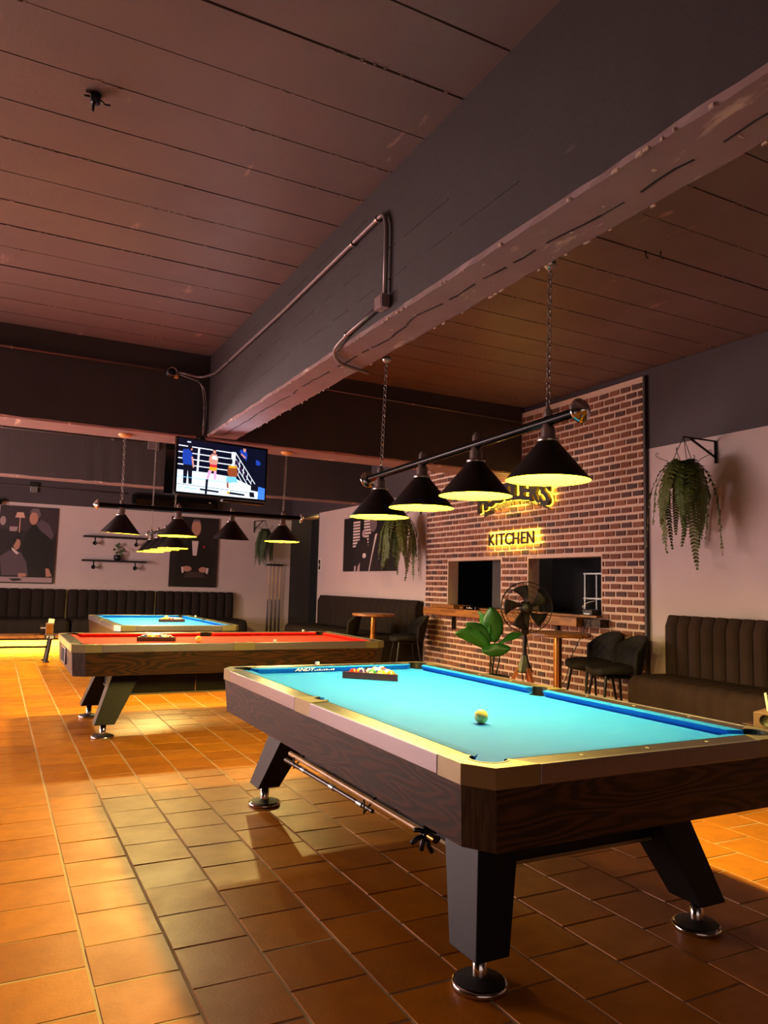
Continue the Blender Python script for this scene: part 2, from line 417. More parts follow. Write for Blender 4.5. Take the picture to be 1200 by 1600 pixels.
beam('ceiling_beam_rear', (XL, 12.95, 2.955), (XR, 13.25, ZC), 'X')
# board marks on the main beam: thin raised ridges left by the formwork
g = G()
for zz, ya, yb in ((3.42, 3.2, 7.9), (3.22, 2.6, 7.6), (3.74, 4.2, 7.9)):
    y = ya
    while y < yb:
        l = random.uniform(.15, .5); g.box((1.986, y, zz+random.uniform(-.004, .004)), (1.992, y+l, zz+.004)); y += l+random.uniform(.02, .3)
part('form_ridge', g, 'beam_paint', bpy.data.objects['ceiling_beam_main'])['kind'] = 'stuff'

# chipped paint along the ceiling joints and the lower edges of the main beam; a long crack under it
mat('paint_chip', rgb('b09684'), .8)
def flake(g, x, y, z, lx, ly, up=-.0015):
    n_ = 5; g.prism([(x+lx*math.cos(2*PI*i/n_)*random.uniform(.5, 1.1), y+ly*math.sin(2*PI*i/n_)*random.uniform(.5, 1.1)) for i in range(n_)], z+up, z)
g = G()
for j in range(0, 14):
    y = 2.67+PW*j
    for rng_ in ((-2.5, 1.95), (2.5, 6.2)):
        for c in range(7):
            x0_ = random.uniform(*rng_); L_ = random.uniform(.05, .5)
            for q in range(int(L_*26)): flake(g, x0_+L_*random.random(), y+random.choice((-.006, .006))+random.uniform(-.003, .003), ZC+.0045, random.uniform(.003, .016), random.uniform(.001, .0032), -.007)
part('paint_chip', g, 'paint_chip', ceil)['kind'] = 'stuff'
g = G(); yy = .8
while yy < 8.1:
    k_ = random.random()
    for xe in (1.999, 2.327):
        if random.random() < .3: flake(g, xe+random.uniform(-.003, .008)*(1 if xe < 2.1 else -1), yy+random.uniform(0, .05), 2.994, random.uniform(.003, .008), random.uniform(.004, .03), -.014)
    if random.random() < .18: flake(g, random.uniform(2.05, 2.3), yy, 2.986, random.uniform(.004, .02), random.uniform(.004, .02), -.003)
    yy += .06
part('paint_chip', g, 'paint_chip', bpy.data.objects['ceiling_beam_main'])['kind'] = 'stuff'
g = G(); yy = 1.0; xx = 2.20
while yy < 8.0:
    l_ = random.uniform(.05, .16); x2 = min(2.26, max(2.12, xx+random.uniform(-.02, .018)))
    w_ = random.uniform(.002, .006); g.prism([(xx-w_, yy), (xx+w_, yy), (x2+w_, yy+l_), (x2-w_, yy+l_)], 2.982, 2.986); xx = x2; yy += l_*(1 if random.random() < .85 else 2)
part('crack', g, 'black_gap', bpy.data.objects['ceiling_beam_main'])

# right wall with two kitchen hatches (openings)
W1 = (8.64, 10.05, 1.10, 1.80); W2 = (6.66, 8.05, 1.10, 1.80)
def wall_x(name, x0, x1, y0, y1, holes, zsplit, zt=ZC, lower='light_wall_paint', upper='dark_wall_paint'):
    g = G()
    ys = sorted({y0, y1, *[h[i] for h in holes for i in (0, 1)]}); zs = sorted({0, zsplit, zt, *[h[i] for h in holes for i in (2, 3)]})
    for ya, yb in zip(ys, ys[1:]):
        for za, zb in zip(zs, zs[1:]):
            ym, zm = (ya+yb)/2, (za+zb)/2
            if any(h[0] < ym < h[1] and h[2] < zm < h[3] for h in holes): continue
            g.mx(0 if zm < zsplit else 1); g.box((x0, ya, za), (x1, yb, zb))
    return struct(part(name, g, [lower, upper]))
wr = wall_x('wall_right', XR, XR+.16, Y0, 15.55, [W1, W2], 2.985)
g = G(); g.box((XR, 15.55, 2.97), (XR+.16, YB, ZC)); g.box((XR-.0, 15.52, 0), (XR+.16, 15.56, 2.97)); struct(part('wall_right_lintel', g, 'dark_wall_paint'))
g = G(); g.mx(0); g.box((XL, YB, 0), (XR, YB+.16, 2.93)); g.mx(1); g.box((XL, YB, 2.93), (XR, YB+.16, ZC)); struct(part('wall_back', g, ['light_wall_paint', 'dark_wall_paint']))
g = G(); g.box((XL-.16, Y0, 0), (XL, YW, ZC)); struct(part('wall_left', g, 'dark_wall_paint'))
g = G(); g.box((XL, Y0-.16, 0), (XW, Y0, ZC)); struct(part('wall_front', g, 'dark_wall_paint'))
# passage behind the doorway at the far end of the right wall
g = G(); g.box((XR, YB-.02, 0), (6.92, YB+.16, 2.97)); struct(part('wall_passage_grey', g, 'passage_dark'))
g = G(); g.box((6.92, 15.7, 0), (7.08, YB+.16, 2.97)); struct(part('wall_passage_dark', g, 'black_gap'))
g = G(); g.box((XR+.16, 15.55, 2.97), (7.1, YB, 3.1)); struct(part('ceiling_passage', g, 'passage_light'))
light('passage_light', 'POINT', (6.75, 16.2, 2.75), 5, (1, .75, .4), .05)

# door pull plate by the doorway
g = G(); g.mx(1); g.box((-.012, -.075, -.14), (0, .075, .14)); g.mx(0); g.box((-.02, -.045, -.11), (-.010, .045, .11)); g.mx(1); g.box((-.03, -.008, -.03), (-.018, .008, .03))
tag(part('wall_switch', g, ['black_plastic', 'white_plastic'], loc=(XR, 15.40, 1.82), bevel=.003), 'narrow black switch plate on the pale wall beside the dark doorway', 'switch')

# ------------------------------------------------------------------ brick facing on the right wall
BY0, BY1, BZ1 = 6.0, 10.72, 3.82
HH = .0875; BW = .1748
g = G(); XF = 6.362
ys = [BY0, W2[0], W2[1], W1[0], W1[1], BY1]; zs = [0, 1.1, 1.8, BZ1]
for ya, yb in zip(ys, ys[1:]):
    for za, zb in zip(zs, zs[1:]):
        if za == 1.1 and (ya == W2[0] or ya == W1[0]): continue
        g.box((XF, ya, za), (XR, yb, zb))
for W in (W1, W2):
    for yy in (W[0]-.001, W[1]-.011): g.box((XF+.001, yy, W[2]), (XR+.15, yy+.012, W[3]))
facing = struct(part('wall_brick_facing', g, 'mortar'))
def brick_geo(g, w, h, d=.024):
    def r(a=.0035): return random.uniform(-a, a)
    back = [(d, -w/2, -h/2), (d, w/2, -h/2), (d, w/2, h/2), (d, -w/2, h/2)]
    b = .004
    front = [(r(.003), -w/2+b+r(), -h/2+b+r()), (r(.003), w/2-b+r(), -h/2+b+r()), (r(.003), w/2-b+r(), h/2-b+r()), (r(.003), -w/2+b+r(), h/2-b+r())]
    g.add(back+front, [(0, 1, 2, 3), (4, 7, 6, 5), (0, 4, 5, 1), (1, 5, 6, 2), (2, 6, 7, 3), (3, 7, 4, 0)])
full = []; 
for q in range(8):
    g = G(); brick_geo(g, BW-.026, HH-.026); full.append(g.mesh('brick', 'brick'))
bl = []
r_ = 0
while (r_+1)*HH <= BZ1+.001:
    z = (r_+.5)*HH; spans = [(BY0, BY1)]
    if 1.1-.03 < z < 1.8+.02:
        spans = [(BY0, W2[0]), (W2[1], W1[0]), (W1[1], BY1)]
    for (sa, sb) in spans:
        y = BY0 - (BW/2 if r_ % 2 else 0)
        while y < sb:
            a, b = max(y, sa), min(y+BW, sb)
            if b-a > .04:
                c = project((XF, (a+b)/2, z)); bl.append(((1/c[2]) if 0 < c[0] < 1200 else 0, a, b, z))
            y += BW
    r_ += 1
bl.sort(reverse=True)
def vis(b):   # bricks low down are hidden behind the pool table
    c = project((XF, (b[1]+b[2])/2, b[3])); return c[1] < 1075
front = [b for b in bl if vis(b)][:298]; fs_ = set(front); rest = [b for b in bl if b not in fs_]
for b in front:
    loc = (XF-.014+random.uniform(-.002, .002), (b[1]+b[2])/2, b[3]+random.uniform(-.002, .002))
    if abs((b[2]-b[1])-BW) < .002: link('brick', random.choice(full), facing, loc)
    else: gg = G(); brick_geo(gg, b[2]-b[1]-.026, HH-.026); part('brick', gg, 'brick', facing, loc=loc)
gg = G()
for b in rest:
    gg.X = Matrix.Translation((XF-.014+random.uniform(-.002, .002), (b[1]+b[2])/2, b[3]+random.uniform(-.002, .002))); brick_geo(gg, b[2]-b[1]-.026, HH-.026)
part('brick', gg, 'brick', facing)['kind'] = 'stuff'
# dark trim at the near end of the facing
g = G(); g.box((XF-.012, BY0-.03, 0), (XR, BY0, BZ1)); struct(part('trim_brick_end', g, 'beam_paint'))
# kitchen behind the hatches
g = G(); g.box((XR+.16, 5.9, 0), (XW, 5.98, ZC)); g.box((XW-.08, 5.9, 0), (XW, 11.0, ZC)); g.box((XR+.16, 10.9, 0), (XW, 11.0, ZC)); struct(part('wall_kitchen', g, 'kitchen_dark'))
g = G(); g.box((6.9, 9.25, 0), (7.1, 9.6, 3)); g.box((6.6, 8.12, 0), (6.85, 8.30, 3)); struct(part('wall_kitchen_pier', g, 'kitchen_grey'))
light('kitchen_light', 'POINT', (7.6, 7.6, 2.7), 6, (.9, .95, 1), .1)
# steel shelf rack in the kitchen
t = thing('steel_rack', 'slim steel shelf rack glinting inside the right kitchen hatch', 'rack', (6.95, 7.25, 0))
for dx in (-.1, .1):
    for dy in (-.22, .22): part('post', G().box((dx-.012, dy-.012, 0), (dx+.012, dy+.012, 1.62)), 'steel', t)
for z in (.6, 1.28, 1.6): part('shelf', G().box((-.12, -.24, z), (.12, .24, z+.02)), 'steel', t)
t = thing('kitchen_oven', 'black oven standing in the dark kitchen behind the hatch', 'oven', (7.7, 7.0, 0))
part('body', G().box((-.3, -.45, 0), (.3, .45, 1.5)), 'glossy_black', t, bevel=.01); part('door', G().box((-.33, -.38, .8), (-.3, .38, 1.4)), 'black_plastic', t); part('handle', G().cyl((-.36, -.3, 1.42), (-.36, .3, 1.42), .012), 'steel', t)
# sills
t = thing('serving_counter', 'long butcher block serving counter along the bottom of the kitchen hatches', 'counter', (6.22, 8.6, 0))
part('counter_board', G().box((-.09, -1.76, .96), (.14, 1.80, 1.07)), 'butcher_block', t, bevel=.004)
part('counter_end', G().box((.0, -2.06, .965), (.14, -1.765, 1.06)), 'table_wood_end', t, bevel=.004)
part('upper_board', G().box((-.02, 1.02, 1.072), (.30, 1.44+.24, 1.125)), 'butcher_block', t, bevel=.003)
part('upper_board', G().box((.05, -1.94, 1.072), (.32, .96, 1.10)), 'butcher_block', t, bevel=.003)
for q in (-1.2, 0, 1.2): part('bracket', G().box((.08, q-.02, .75), (.135, q+.02, .955)), 'black_metal', t)
t = thing('card_tray', 'black tray with pale lettering lying on the left hatch counter', 'tray', (6.28, 9.2, 1.072)); part('tray_body', G().box((-.08, -.16, 0), (.08, .16, .045)), 'glossy_black', t, bevel=.004)
g = G()
for q in range(5): g.box((-.0835, -.08+q*.03, .014+.004*(q % 2)), (-.0805, -.064+q*.03, .024+.008*(q % 3)))
part('pale_mark', g, 'white_plastic', t)
t = thing('receipt_printer', 'small black receipt printer with a wire loop in the right hatch corner', 'printer', (6.3, 6.78, 1.10))
part('body', G().box((-.06, -.08, 0), (.07, .08, .07)), 'black_plastic', t, bevel=.01); part('front_panel', G().box((-.064, -.05, .01), (-.059, .05, .025)), 'steel', t)
part('wire', G().tube([(-.03, .05, .05), (-.05, .09, .10), (-.03, .02, .15), (0, -.06, .17)], .005, 6), 'white_plastic', t)
g = G(); g.tube([(6.19, 6.72, 1.06), (6.14, 6.74, .9), (6.12, 6.92, .6), (6.12, 7.0, .35), (6.1, 7.2, .12), (6.05, 7.5, .012)], .006, 6)
tag(part('power_cable', g, 'black_plastic'), 'black cable hanging from the right end of the counter', 'cable')

# ------------------------------------------------------------------ signs on the brick
SX = 6.30
RS = Euler((PI/2, 0, -PI/2))
sg = thing('illuminated_sign', 'backlit HUSTLERS sign in tall arched black letters with yellow glow', 'sign', (SX, 8.295, 2.40))
word = 'HUSTLERS'
for i, ch in enumerate(word):
    u = (i-3.5)/3.9; y = -u*.93*.84; zb = .06+.15*(1-u*u)-.012*(i-3.5)*.3; zt = .33+.10*(1-u*u) if i else .34
    hgt = zt-zb+.03; size = .30
    me = text_mesh(ch, 1.0, .012/hgt, .035, 'sign_black'); s = hgt/.70
    wd = .205
    bx = [v.co.x for v in me.vertices]; cw = max(bx)-min(bx); by = [v.co.y for v in me.vertices]; bh = max(by)-min(by); b0 = min(by); bm = (max(bx)+min(bx))/2
    me.transform(Matrix.Diagonal((wd/cw, hgt/bh, 1, 1)) @ Matrix.Translation((-bm, -b0, 0)))
    sh = Matrix.Identity(4); sh[1][0] = -u*.30; me.transform(sh)
    o = link('letter', me, sg, (0, y, zb), RS)
    me2 = text_mesh(ch, 1.0, .01, .05, 'led_sign')
    me2.transform(Matrix.Diagonal((wd/cw, hgt/bh, 1, 1)) @ Matrix.Translation((-bm, -b0, 0))); me2.transform(sh)
    o2 = link('led_backing', me2, sg, (.025, y, zb), RS)
sg2 = thing('lettering_sign', 'small dark arched BEER GARDEN & POOL HALL lettering under the big sign', 'sign', (6.325, 8.28, 2.33))
txt = 'BEER GARDEN & POOL HALL'
for i, ch in enumerate(txt):
    if ch == ' ': continue
    u = (i-11)/11.5; me = text_mesh(ch, .10, .006, .003, 'sign_black'); sh = Matrix.Identity(4); sh[1][0] = -u*.25; me.transform(sh)
    link('letter', me, sg2, (0, -u*.74, .08+.13*(1-u*u)+.01), RS)
link('lettering', text_mesh('EST. 20', .06, .004, .001, 'sign_black'), sg2, (0, 0, .05), RS)
sg3 = thing('illuminated_sign', 'backlit KITCHEN sign with slim dark letters and yellow glow above the hatches', 'sign', (SX, 8.355, 2.0))
yk = .525
for ch, aw in zip('KITCHEN', (.165, .085, .15, .165, .17, .145, .17)):
    link('letter', text_mesh(ch, .235, .010, .0035, 'sign_black'), sg3, (0, yk-aw/2, 0), RS); yk -= aw
light('sign_glow_and_fill', 'AREA', (6.318, 8.3, 2.66), 26, (1, .62, .04), 1.65, .26, aim=(6.4, 8.3, 2.62))
light('sign_glow_and_fill', 'POINT', (6.18, 8.3, 3.02), 55, (1, .62, .16), .12)  # added point fill above the letters, warming ceiling and upper brick
light('sign_glow_and_fill', 'AREA', (6.318, 8.35, 2.085), 26, (1, .62, .04), 1.12, .20, aim=(6.4, 8.35, 2.07))

# ------------------------------------------------------------------ pool tables
PLW, PLL, PZ = 1.56, 2.98, .82
BED = .785
def arc(cx, cy, r, a0, a1, n=8): return [(cx+r*math.cos(math.radians(a0+(a1-a0)*i/n)), cy+r*math.sin(math.radians(a0+(a1-a0)*i/n))) for i in range(n+1)]
def pool_table(label, loc, rz, cloth_m, cush_m):
    W, L = PLW, PLL; hw, hl = W/2, L/2
    t = thing('pool_table', label, 'pool table', loc, rz)
    def C(px, py, sx, sy): return (sx*(hw-px), sy*(hl-py))      # corner-relative -> local
    # bed
    out = []
    for sx, sy in ((-1, -1), (1, -1), (1, 1), (-1, 1)):
        pts = [(.09, .185)]+[(p) for p in arc(.100, .100, .055, 100, -10, 8)]+[(.185, .09)]
        pts = [C(p[0], p[1], sx, sy) for p in pts]
        if sx*sy < 0: pts = pts[::-1]
        if sy < 0 and sx > 0:
            out += pts; out += [(hw-.09, -.062)]+[(hw-.12+.052*math.cos(math.radians(a)), .058*math.sin(math.radians(a))) for a in (-80, -120, -180, 120, 80)]+[(hw-.09, .062)]
        elif sx < 0 and sy > 0:
            out += pts; out += [(-hw+.09, .062)]+[(-hw+.12+.052*math.cos(math.radians(a)), .058*math.sin(math.radians(a))) for a in (100, 60, 0, -60, -100)]+[(-hw+.09, -.062)]
        else: out += pts
    g = G(); g.prism(out, BED-.03, BED); part('cloth_bed', g, cloth_m, t)
    # pockets
    for sx, sy, cx, cy in ((-1, -1, .100, .100), (1, -1, .100, .100), (1, 1, .100, .100), (-1, 1, .100, .100), (1, 0, .115, hl), (-1, 0, .115, hl)):
        c = (sx*(hw-cx), (sy if sy else 1)*(hl-cy)*(1 if sy else 0))
        g = G(); g.lathe([(.001, -.10), (.048, -.10), (.056, -.03), (.056, -.004)], (c[0], c[1], BED), 16); part('pocket', g, 'black_plastic', t)
    rw = .105; z0, z1 = .768, PZ
    for sx in (-1, 1):
        for sy in (-1, 1):
            poly = [(.0, .24), (.0, .10), (.065, 0), (.24, 0), (.190, rw-.012)]+arc(.125, .125, .070, -22, -248, 14)+[(rw-.012, .190)]
            g = G(); g.prism([C(x, y, sx, sy) for x, y in poly], z0-.012, z1+.003); part('corner_casting', g, 'cast_metal', t)
            io = arc(.125, .125, .071, -30, -240, 14); ii = arc(.125, .125, .063, -30, -240, 14)
            g = G()
            for q in range(14):
                pl4 = [C(*p, sx, sy) for p in (io[q], io[q+1], ii[q+1], ii[q])]; g.prism(pl4, BED-.06, z1+.0045)
            part('pocket_liner', g, 'black_plastic', t)
            poly = [(.008, .245), (rw-.002, .186), (rw-.002, hl-.08), (.008, hl-.106)]
            g = G(); g.prism([C(x, y, sx, sy) for x, y in poly], z0, z1); part('long_rail', g, 'rail_laminate', t, bevel=.003)
            g = G(); g.prism([C(x, y, sx, sy) for x, y in [(-.002, .242), (.014, .236), (.014, hl-.104), (-.002, hl-.102)]], z0-.012, z1+.002); part('rail_trim', g, 'trim_metal', t, bevel=.003)
            # long cushion
            def cush(a, b, na, nb, horizontal):
                def P(d, s, z): return C(d, s, sx, sy)+(z,) if not horizontal else C(s, d, sx, sy)+(z,)
                A = [P(rw, a, PZ), P(.152, na, PZ-.004), P(.126, na-.01, BED), P(rw-.004, a, BED)]
                B = [P(rw, b, PZ), P(.152, nb, PZ-.004), P(.126, nb+.004, BED), P(rw-.004, b, BED)]
                g = G(); fs = [(0, 1, 5, 4), (1, 2, 6, 5), (2, 3, 7, 6), (3, 0, 4, 7), (0, 3, 2, 1), (4, 5, 6, 7)]
                g.add(A+B, fs); return g
            part('cushion', cush(.175, hl-.06, .222, hl-.078, False), cush_m, t)
        poly = [C(x, y, 1, sx) for x, y in [(.245, .008), (.186, rw-.002), (W-.186, rw-.002), (W-.245, .008)]]
        g = G(); g.prism(poly, z0, z1); part('short_rail', g, 'rail_laminate', t, bevel=.003)
        g = G(); g.prism([C(x, y, 1, sx) for x, y in [(.242, -.002), (.236, .014), (W-.236, .014), (W-.242, -.002)]], z0-.012, z1+.002); part('rail_trim', g, 'trim_metal', t, bevel=.003)
        sy = sx
        def P(d, s, z): return C(s, d, 1, sy)+(z,)
        A = [P(rw, .175, PZ), P(.152, .222, PZ-.004), P(.126, .212, BED), P(rw-.004, .175, BED)]
        B = [P(rw, W-.175, PZ), P(.152, W-.222, PZ-.004), P(.126, W-.212, BED), P(rw-.004, W-.175, BED)]
        g = G(); g.add(A+B, [(0, 1, 5, 4), (1, 2, 6, 5), (2, 3, 7, 6), (3, 0, 4, 7), (0, 3, 2, 1), (4, 5, 6, 7)]); part('cushion', g, cush_m, t)
        # side pocket casting
        poly = [(.0, -.102), (rw, -.076)]+arc(.122, 0, .056, 253, 107, 8)[::1]+[(rw, .076), (.0, .102)]
        io = arc(.122, 0, .058, 262, 98, 10); ii = arc(.122, 0, .050, 262, 98, 10); gl = G()
        for q in range(10): gl.prism([(sx*(hw-p[0]), p[1]) for p in (io[q], io[q+1], ii[q+1], ii[q])], BED-.06, z1+.0055)
        part('pocket_liner', gl, 'black_plastic', t)
        g = G(); g.prism([(sx*(hw-x), y) for x, y in poly], z0-.012, z1+.004); part('side_casting', g, 'cast_metal', t)
    # sights
    sm = G().prism([(-.009, 0), (0, -.007), (.009, 0), (0, .007)], 0, .0015).mesh('sight', 'white_plastic')
    for sx in (-1, 1):
        for k in (1, 2, 3, 5, 6, 7):
            link('sight', sm, t, (sx*(hw-.06), -hl+.155+(L-.31)*k/8, PZ+.0002))
        for k in (1, 2, 3): link('sight', sm, t, (-hw+.155+(W-.31)*k/4, sx*(hl-.06), PZ+.0002), (0, 0, PI/2))
    # apron
    zt, zb = .766, .555; it, ib = .006, .024
    def ring(i): return [(hw-i, -hl+.10+i), (hw-i, hl-.10-i), (hw-.065-i, hl-i), (-hw+.065+i, hl-i), (-hw+i, hl-.10-i), (-hw+i, -hl+.10+i), (-hw+.065+i, -hl+i), (hw-.065-i, -hl+i)]
    R0, R1 = ring(ib), ring(it); names = ['side_panel', 'corner_block', 'end_panel', 'corner_block']*2
    th = .022
    for i in range(8):
        a, b = R0[i], R0[(i+1) % 8]; c, d = R1[(i+1) % 8], R1[i]
        nrm = Vector((b[1]-a[1], -(b[0]-a[0]), 0)).normalized()
        if nrm.dot(Vector((a[0]+b[0], a[1]+b[1], 0))) < 0: nrm = -nrm
        o_ = -nrm*th; nm = names[i]; 
        g = G(); vs = [(a[0], a[1], zb), (b[0], b[1], zb), (c[0], c[1], zt), (d[0], d[1], zt)]
        vi = [(x+o_.x, y+o_.y, z) for x, y, z in vs]
        g.add(vs+vi, [(0, 1, 2, 3), (7, 6, 5, 4), (0, 4, 5, 1), (1, 5, 6, 2), (2, 6, 7, 3), (3, 7, 4, 0)])
        part(nm, g, {'side_panel': 'table_wood', 'end_panel': 'table_wood_end', 'corner_block': 'corner_wood'}[nm], t)
    g = G(); g.box((-hw+.07, -hl+.07, zb+.004), (hw-.07, hl-.07, BED-.035)); part('slate_frame', g, 'black_plastic', t)
    # ball return slot on the +Y end
    yy = hl-.008
    fr = part('ball_return', G().box((-.18, yy-.03, .60), (.18, yy+.012, .75)), 'trim_metal', t, bevel=.006); 
    part('slot', G().box((-.16, yy+.0, .617), (.16, yy+.0145, .735)), 'black_gap', fr)
    # legs
    for sx in (-1, 1):
        for sy in (-1, 1):
            bot = [C(x, y, sx, sy)+(.12,) for x, y in ((.16, .23), (.30, .23), (.30, .40), (.16, .40))]
            top = [C(x, y, sx, sy)+(zb+.002,) for x, y in ((.27, .38), (.46, .38), (.46, .63), (.27, .63))]
            if sx*sy < 0: bot, top = bot[::-1], top[::-1]
            lg = part('leg', G().hexa(bot[::-1], top[::-1]) if False else G().hexa(bot, top), 'leg_laminate', t, bevel=.004)
            c = C(.235, .315, sx, sy)
            g = G(); g.lathe([(.001, .125), (.026, .125), (.026, .035)], (c[0], c[1], 0), 20); part('stem', g, 'chrome', lg)
            g = G(); g.mx(1).lathe([(.02, .040), (.04, .036), (.088, .024)], (c[0], c[1], 0), 32); g.mx(0).lathe([(.088, .024), (.097, .021), (.100, .012), (.098, 0), (.001, 0)], (c[0], c[1], 0), 32); part('foot', g, ['chrome', 'foot_top'], lg)
    # lower cabinet panels with pale edge strip
    xo, yo, pz = hw-.34, hl-.42, .355
    for sx in (-1, 1):
        for k in range(3):
            ya, yb = -yo+k*2*yo/3+.004, -yo+(k+1)*2*yo/3-.004
            part('lower_panel', G().box((min(sx*xo, sx*(xo-.02)), ya, pz), (max(sx*xo, sx*(xo-.02)), yb, zb)), 'leg_laminate', t)
        part('edge_strip', G().box((min(sx*(xo+.006), sx*(xo-.03)), -yo, pz-.014), (max(sx*(xo+.006), sx*(xo-.03)), yo, pz)), 'cast_metal', t)
        part('lower_panel', G().box((-xo, min(sx*yo, sx*(yo-.02)), pz), (xo, max(sx*yo, sx*(yo-.02)), zb)), 'leg_laminate', t)
        part('edge_strip', G().box((-xo, min(sx*(yo+.006), sx*(yo-.03)), pz-.014), (xo, max(sx*(yo+.006), sx*(yo-.03)), pz)), 'cast_metal', t)
    return t
T1 = (2.145, 3.45); T2 = (2.11, 7.60); T3 = (2.12, 11.08)
tab1 = pool_table('large pool table with bright blue cloth nearest the camera', (T1[0], T1[1], 0), 0, 'blue_cloth', 'blue_cushion')
tab2 = pool_table('pool table with red cloth standing crosswise behind the near blue one', (T2[0], T2[1], 0), PI/2, 'red_cloth', 'red_cushion')
tab3 = pool_table('farthest pool table with blue cloth in front of the back sofas', (T3[0], T3[1], 0), 0, 'blue_cloth', 'blue_cushion')
# cloth maker's marks on the far cushion of the near table
me = text_mesh('ANDY', .030, 0, .0005, 'white_plastic', align='LEFT', shear=.35, xs=1.6); o = link('lettering', me, tab1, (-.31, PLL/2-.1535, .7975), (PI/2-.1, 0, 0))
g = G()
for q in range(9): x_ = -.17+q*.017; g.box((x_, PLL/2-.1535, .798), (x_+.011, PLL/2-.1515, .802+.003*(q % 3)))
part('script_mark', g, 'white_plastic', tab1)

# balls and racks
BR = .031
ballmesh = {}
def ball(kind, label, loc, group=None, rot=None):
    if kind not in ballmesh:
        g = G(); g.sphere((0, 0, 0), BR, 24, 16); ballmesh[kind] = g.mesh('pool_ball', 'ball_'+kind)
    o = link('pool_ball', ballmesh[kind], None, (loc[0], loc[1], BED+BR), rot or (random.uniform(-.6, .6), random.uniform(-.5, .8), -2.0+random.uniform(-.6, .6)))
    return tag(o, label, 'ball', group)
def rack(label, A, B, where, order, group):
    A = Vector(A+(0,)); B = Vector(B+(0,)); s = .372; d = (B-A).normalized(); p = Vector((-d.y, d.x, 0))
    ang = math.atan2(d.y, d.x); t = thing('triangle_rack', label, 'rack', (A.x, A.y, BED+.001), ang)
    P = [Vector((0, 0, 0)), Vector((s, 0, 0)), Vector((s/2, s*.866, 0))]; cen = (P[0]+P[1]+P[2])/3
    Q = [cen+(q-cen)*(1-.012*2/(s*.2887)/2) for q in P]
    for i in range(3):
        a, b, c, e = P[i], P[(i+1) % 3], Q[(i+1) % 3], Q[i]
        g = G(); g.prism([(a.x, a.y), (b.x, b.y), (c.x, c.y), (e.x, e.y)], 0, .042); part('side_board', g, 'rack_maroon', t, bevel=.002)
    k = 0; r = BR*1.008
    for row in range(5):
        for j in range(5-row):
            if k >= len(order): break
            x = s/2+(j-(4-row)/2)*2*r; y = .012+r*1.02+row*r*1.732
            wp = A+d*x+p*y; nm = order[k]
            word = nm.replace('_stripe', '') + (' striped' if 'stripe' in nm else ' solid')
            ball(nm, f'{word} ball in the wooden rack on the {where}', wp, group); k += 1
order = ['red', 'purple', 'green', 'yellow', 'orange', 'yellow_stripe', 'purple_stripe', 'blue_stripe', 'orange_stripe', 'black', 'green_stripe', 'blue', 'red_stripe', 'maroon', 'maroon_stripe']
rack('dark wooden triangle rack full of balls on the near blue table', (2.03, 4.45), (2.30, 4.19), 'near blue table', order, 'balls racked on the near blue table')
o2 = ['purple', 'yellow', 'orange', 'blue_stripe', 'red_stripe', 'blue', 'yellow_stripe', 'maroon', 'purple_stripe', 'orange_stripe', 'black', 'green', 'red', 'green_stripe', 'maroon_stripe']
rack('dark wooden triangle rack of balls on the red table', (1.27, 7.62), (1.62, 7.58), 'red table', o2, 'balls racked on the red table')
o3 = ['yellow', 'orange', 'red', 'yellow_stripe', 'orange_stripe', 'green', 'black', 'blue', 'red_stripe', 'maroon', 'purple', 'blue_stripe', 'purple_stripe', 'green_stripe', 'maroon_stripe']
rack('dark wooden triangle rack of balls on the far blue table', (2.14, 11.1), (2.50, 11.08), 'far blue table', o3, 'balls racked on the far blue table')
ball('cue', 'lamp-tinted white cue ball alone on the near blue cloth', (1.96, 2.80))
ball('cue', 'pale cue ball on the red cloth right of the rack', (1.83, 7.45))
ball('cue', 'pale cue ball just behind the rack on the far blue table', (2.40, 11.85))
# chalk cubes on rails
def chalk(x, y, label, z=PZ):
    g = G(); g.mx(0).box((-.011, -.011, 0), (.011, .011, .022)); g.mx(1).box((-.009, -.009, .022), (.009, .009, .024)); tag(part('chalk_cube', g, ['white_plastic', 'blue_cushion'], loc=(x, y, z+.004), rot=(0, 0, .4), bevel=.001), label, 'chalk')
chalk(2.035, 4.885, 'small pale chalk cube on the far rail of the near blue table')
chalk(3.28, 8.33, 'small white chalk cube on the far rail of the red table')
chalk(2.43, 6.90, 'small chalk cube on the near rail of the red table')
chalk(2.86, 11.9, 'white chalk cube on the right rail of the far blue table')
# mechanical bridge hung under the near table
t = thing('bridge_stick', 'wooden bridge stick with black claw head hung under the near table', 'bridge stick', (1.60, 2.62, .40))
part('shaft', G().cyl((0, 0, 0), (-.01, 1.55, .005), .010, .015, 12), 'cue_wood', t); part('ferrule', G().cyl((0, -.04, 0), (0, .01, 0), .016, .016, 12), 'brass', t)
g = G()
for a in range(8):
    th = a*PI/4+.2; l = .062 if a % 2 else .075
    g.tube([(0, .03, 0), (l*.6*math.cos(th), .03, l*.6*math.sin(th)), (l*math.cos(th)-.012*math.sin(th), .03, l*math.sin(th)+.012*math.cos(th))], .010, 6)
g.cyl((0, .015, 0), (0, .045, 0), .024, .024, 12); part('claw_head', g, 'black_plastic', t)
t = thing('cue_stick', 'dark jointed cue hung below the bridge stick on the near table', 'cue', (1.585, 3.1, .37))
part('shaft', G().cyl((0, 0, 0), (-.01, 1.1, -.006), .009, .014, 12), 'cue_dark', t)
for q in (.1, .42, .8): part('joint_ring', G().cyl((-.01*q, q, -.005*q), (-.01*q, q+.05, -.005*q), .014, .014, 12), 'steel', t)
t = thing('stick_hooks', 'thin black hooks holding the sticks under the near table', 'hook', (1.60, 3.0, .36))
for q in (.15, 1.05): part('hook', G().tube([(.12, q, .10), (.02, q, .05), (-.035, q, -.01), (-.035, q, .05)], .005, 6), 'black_metal', t)

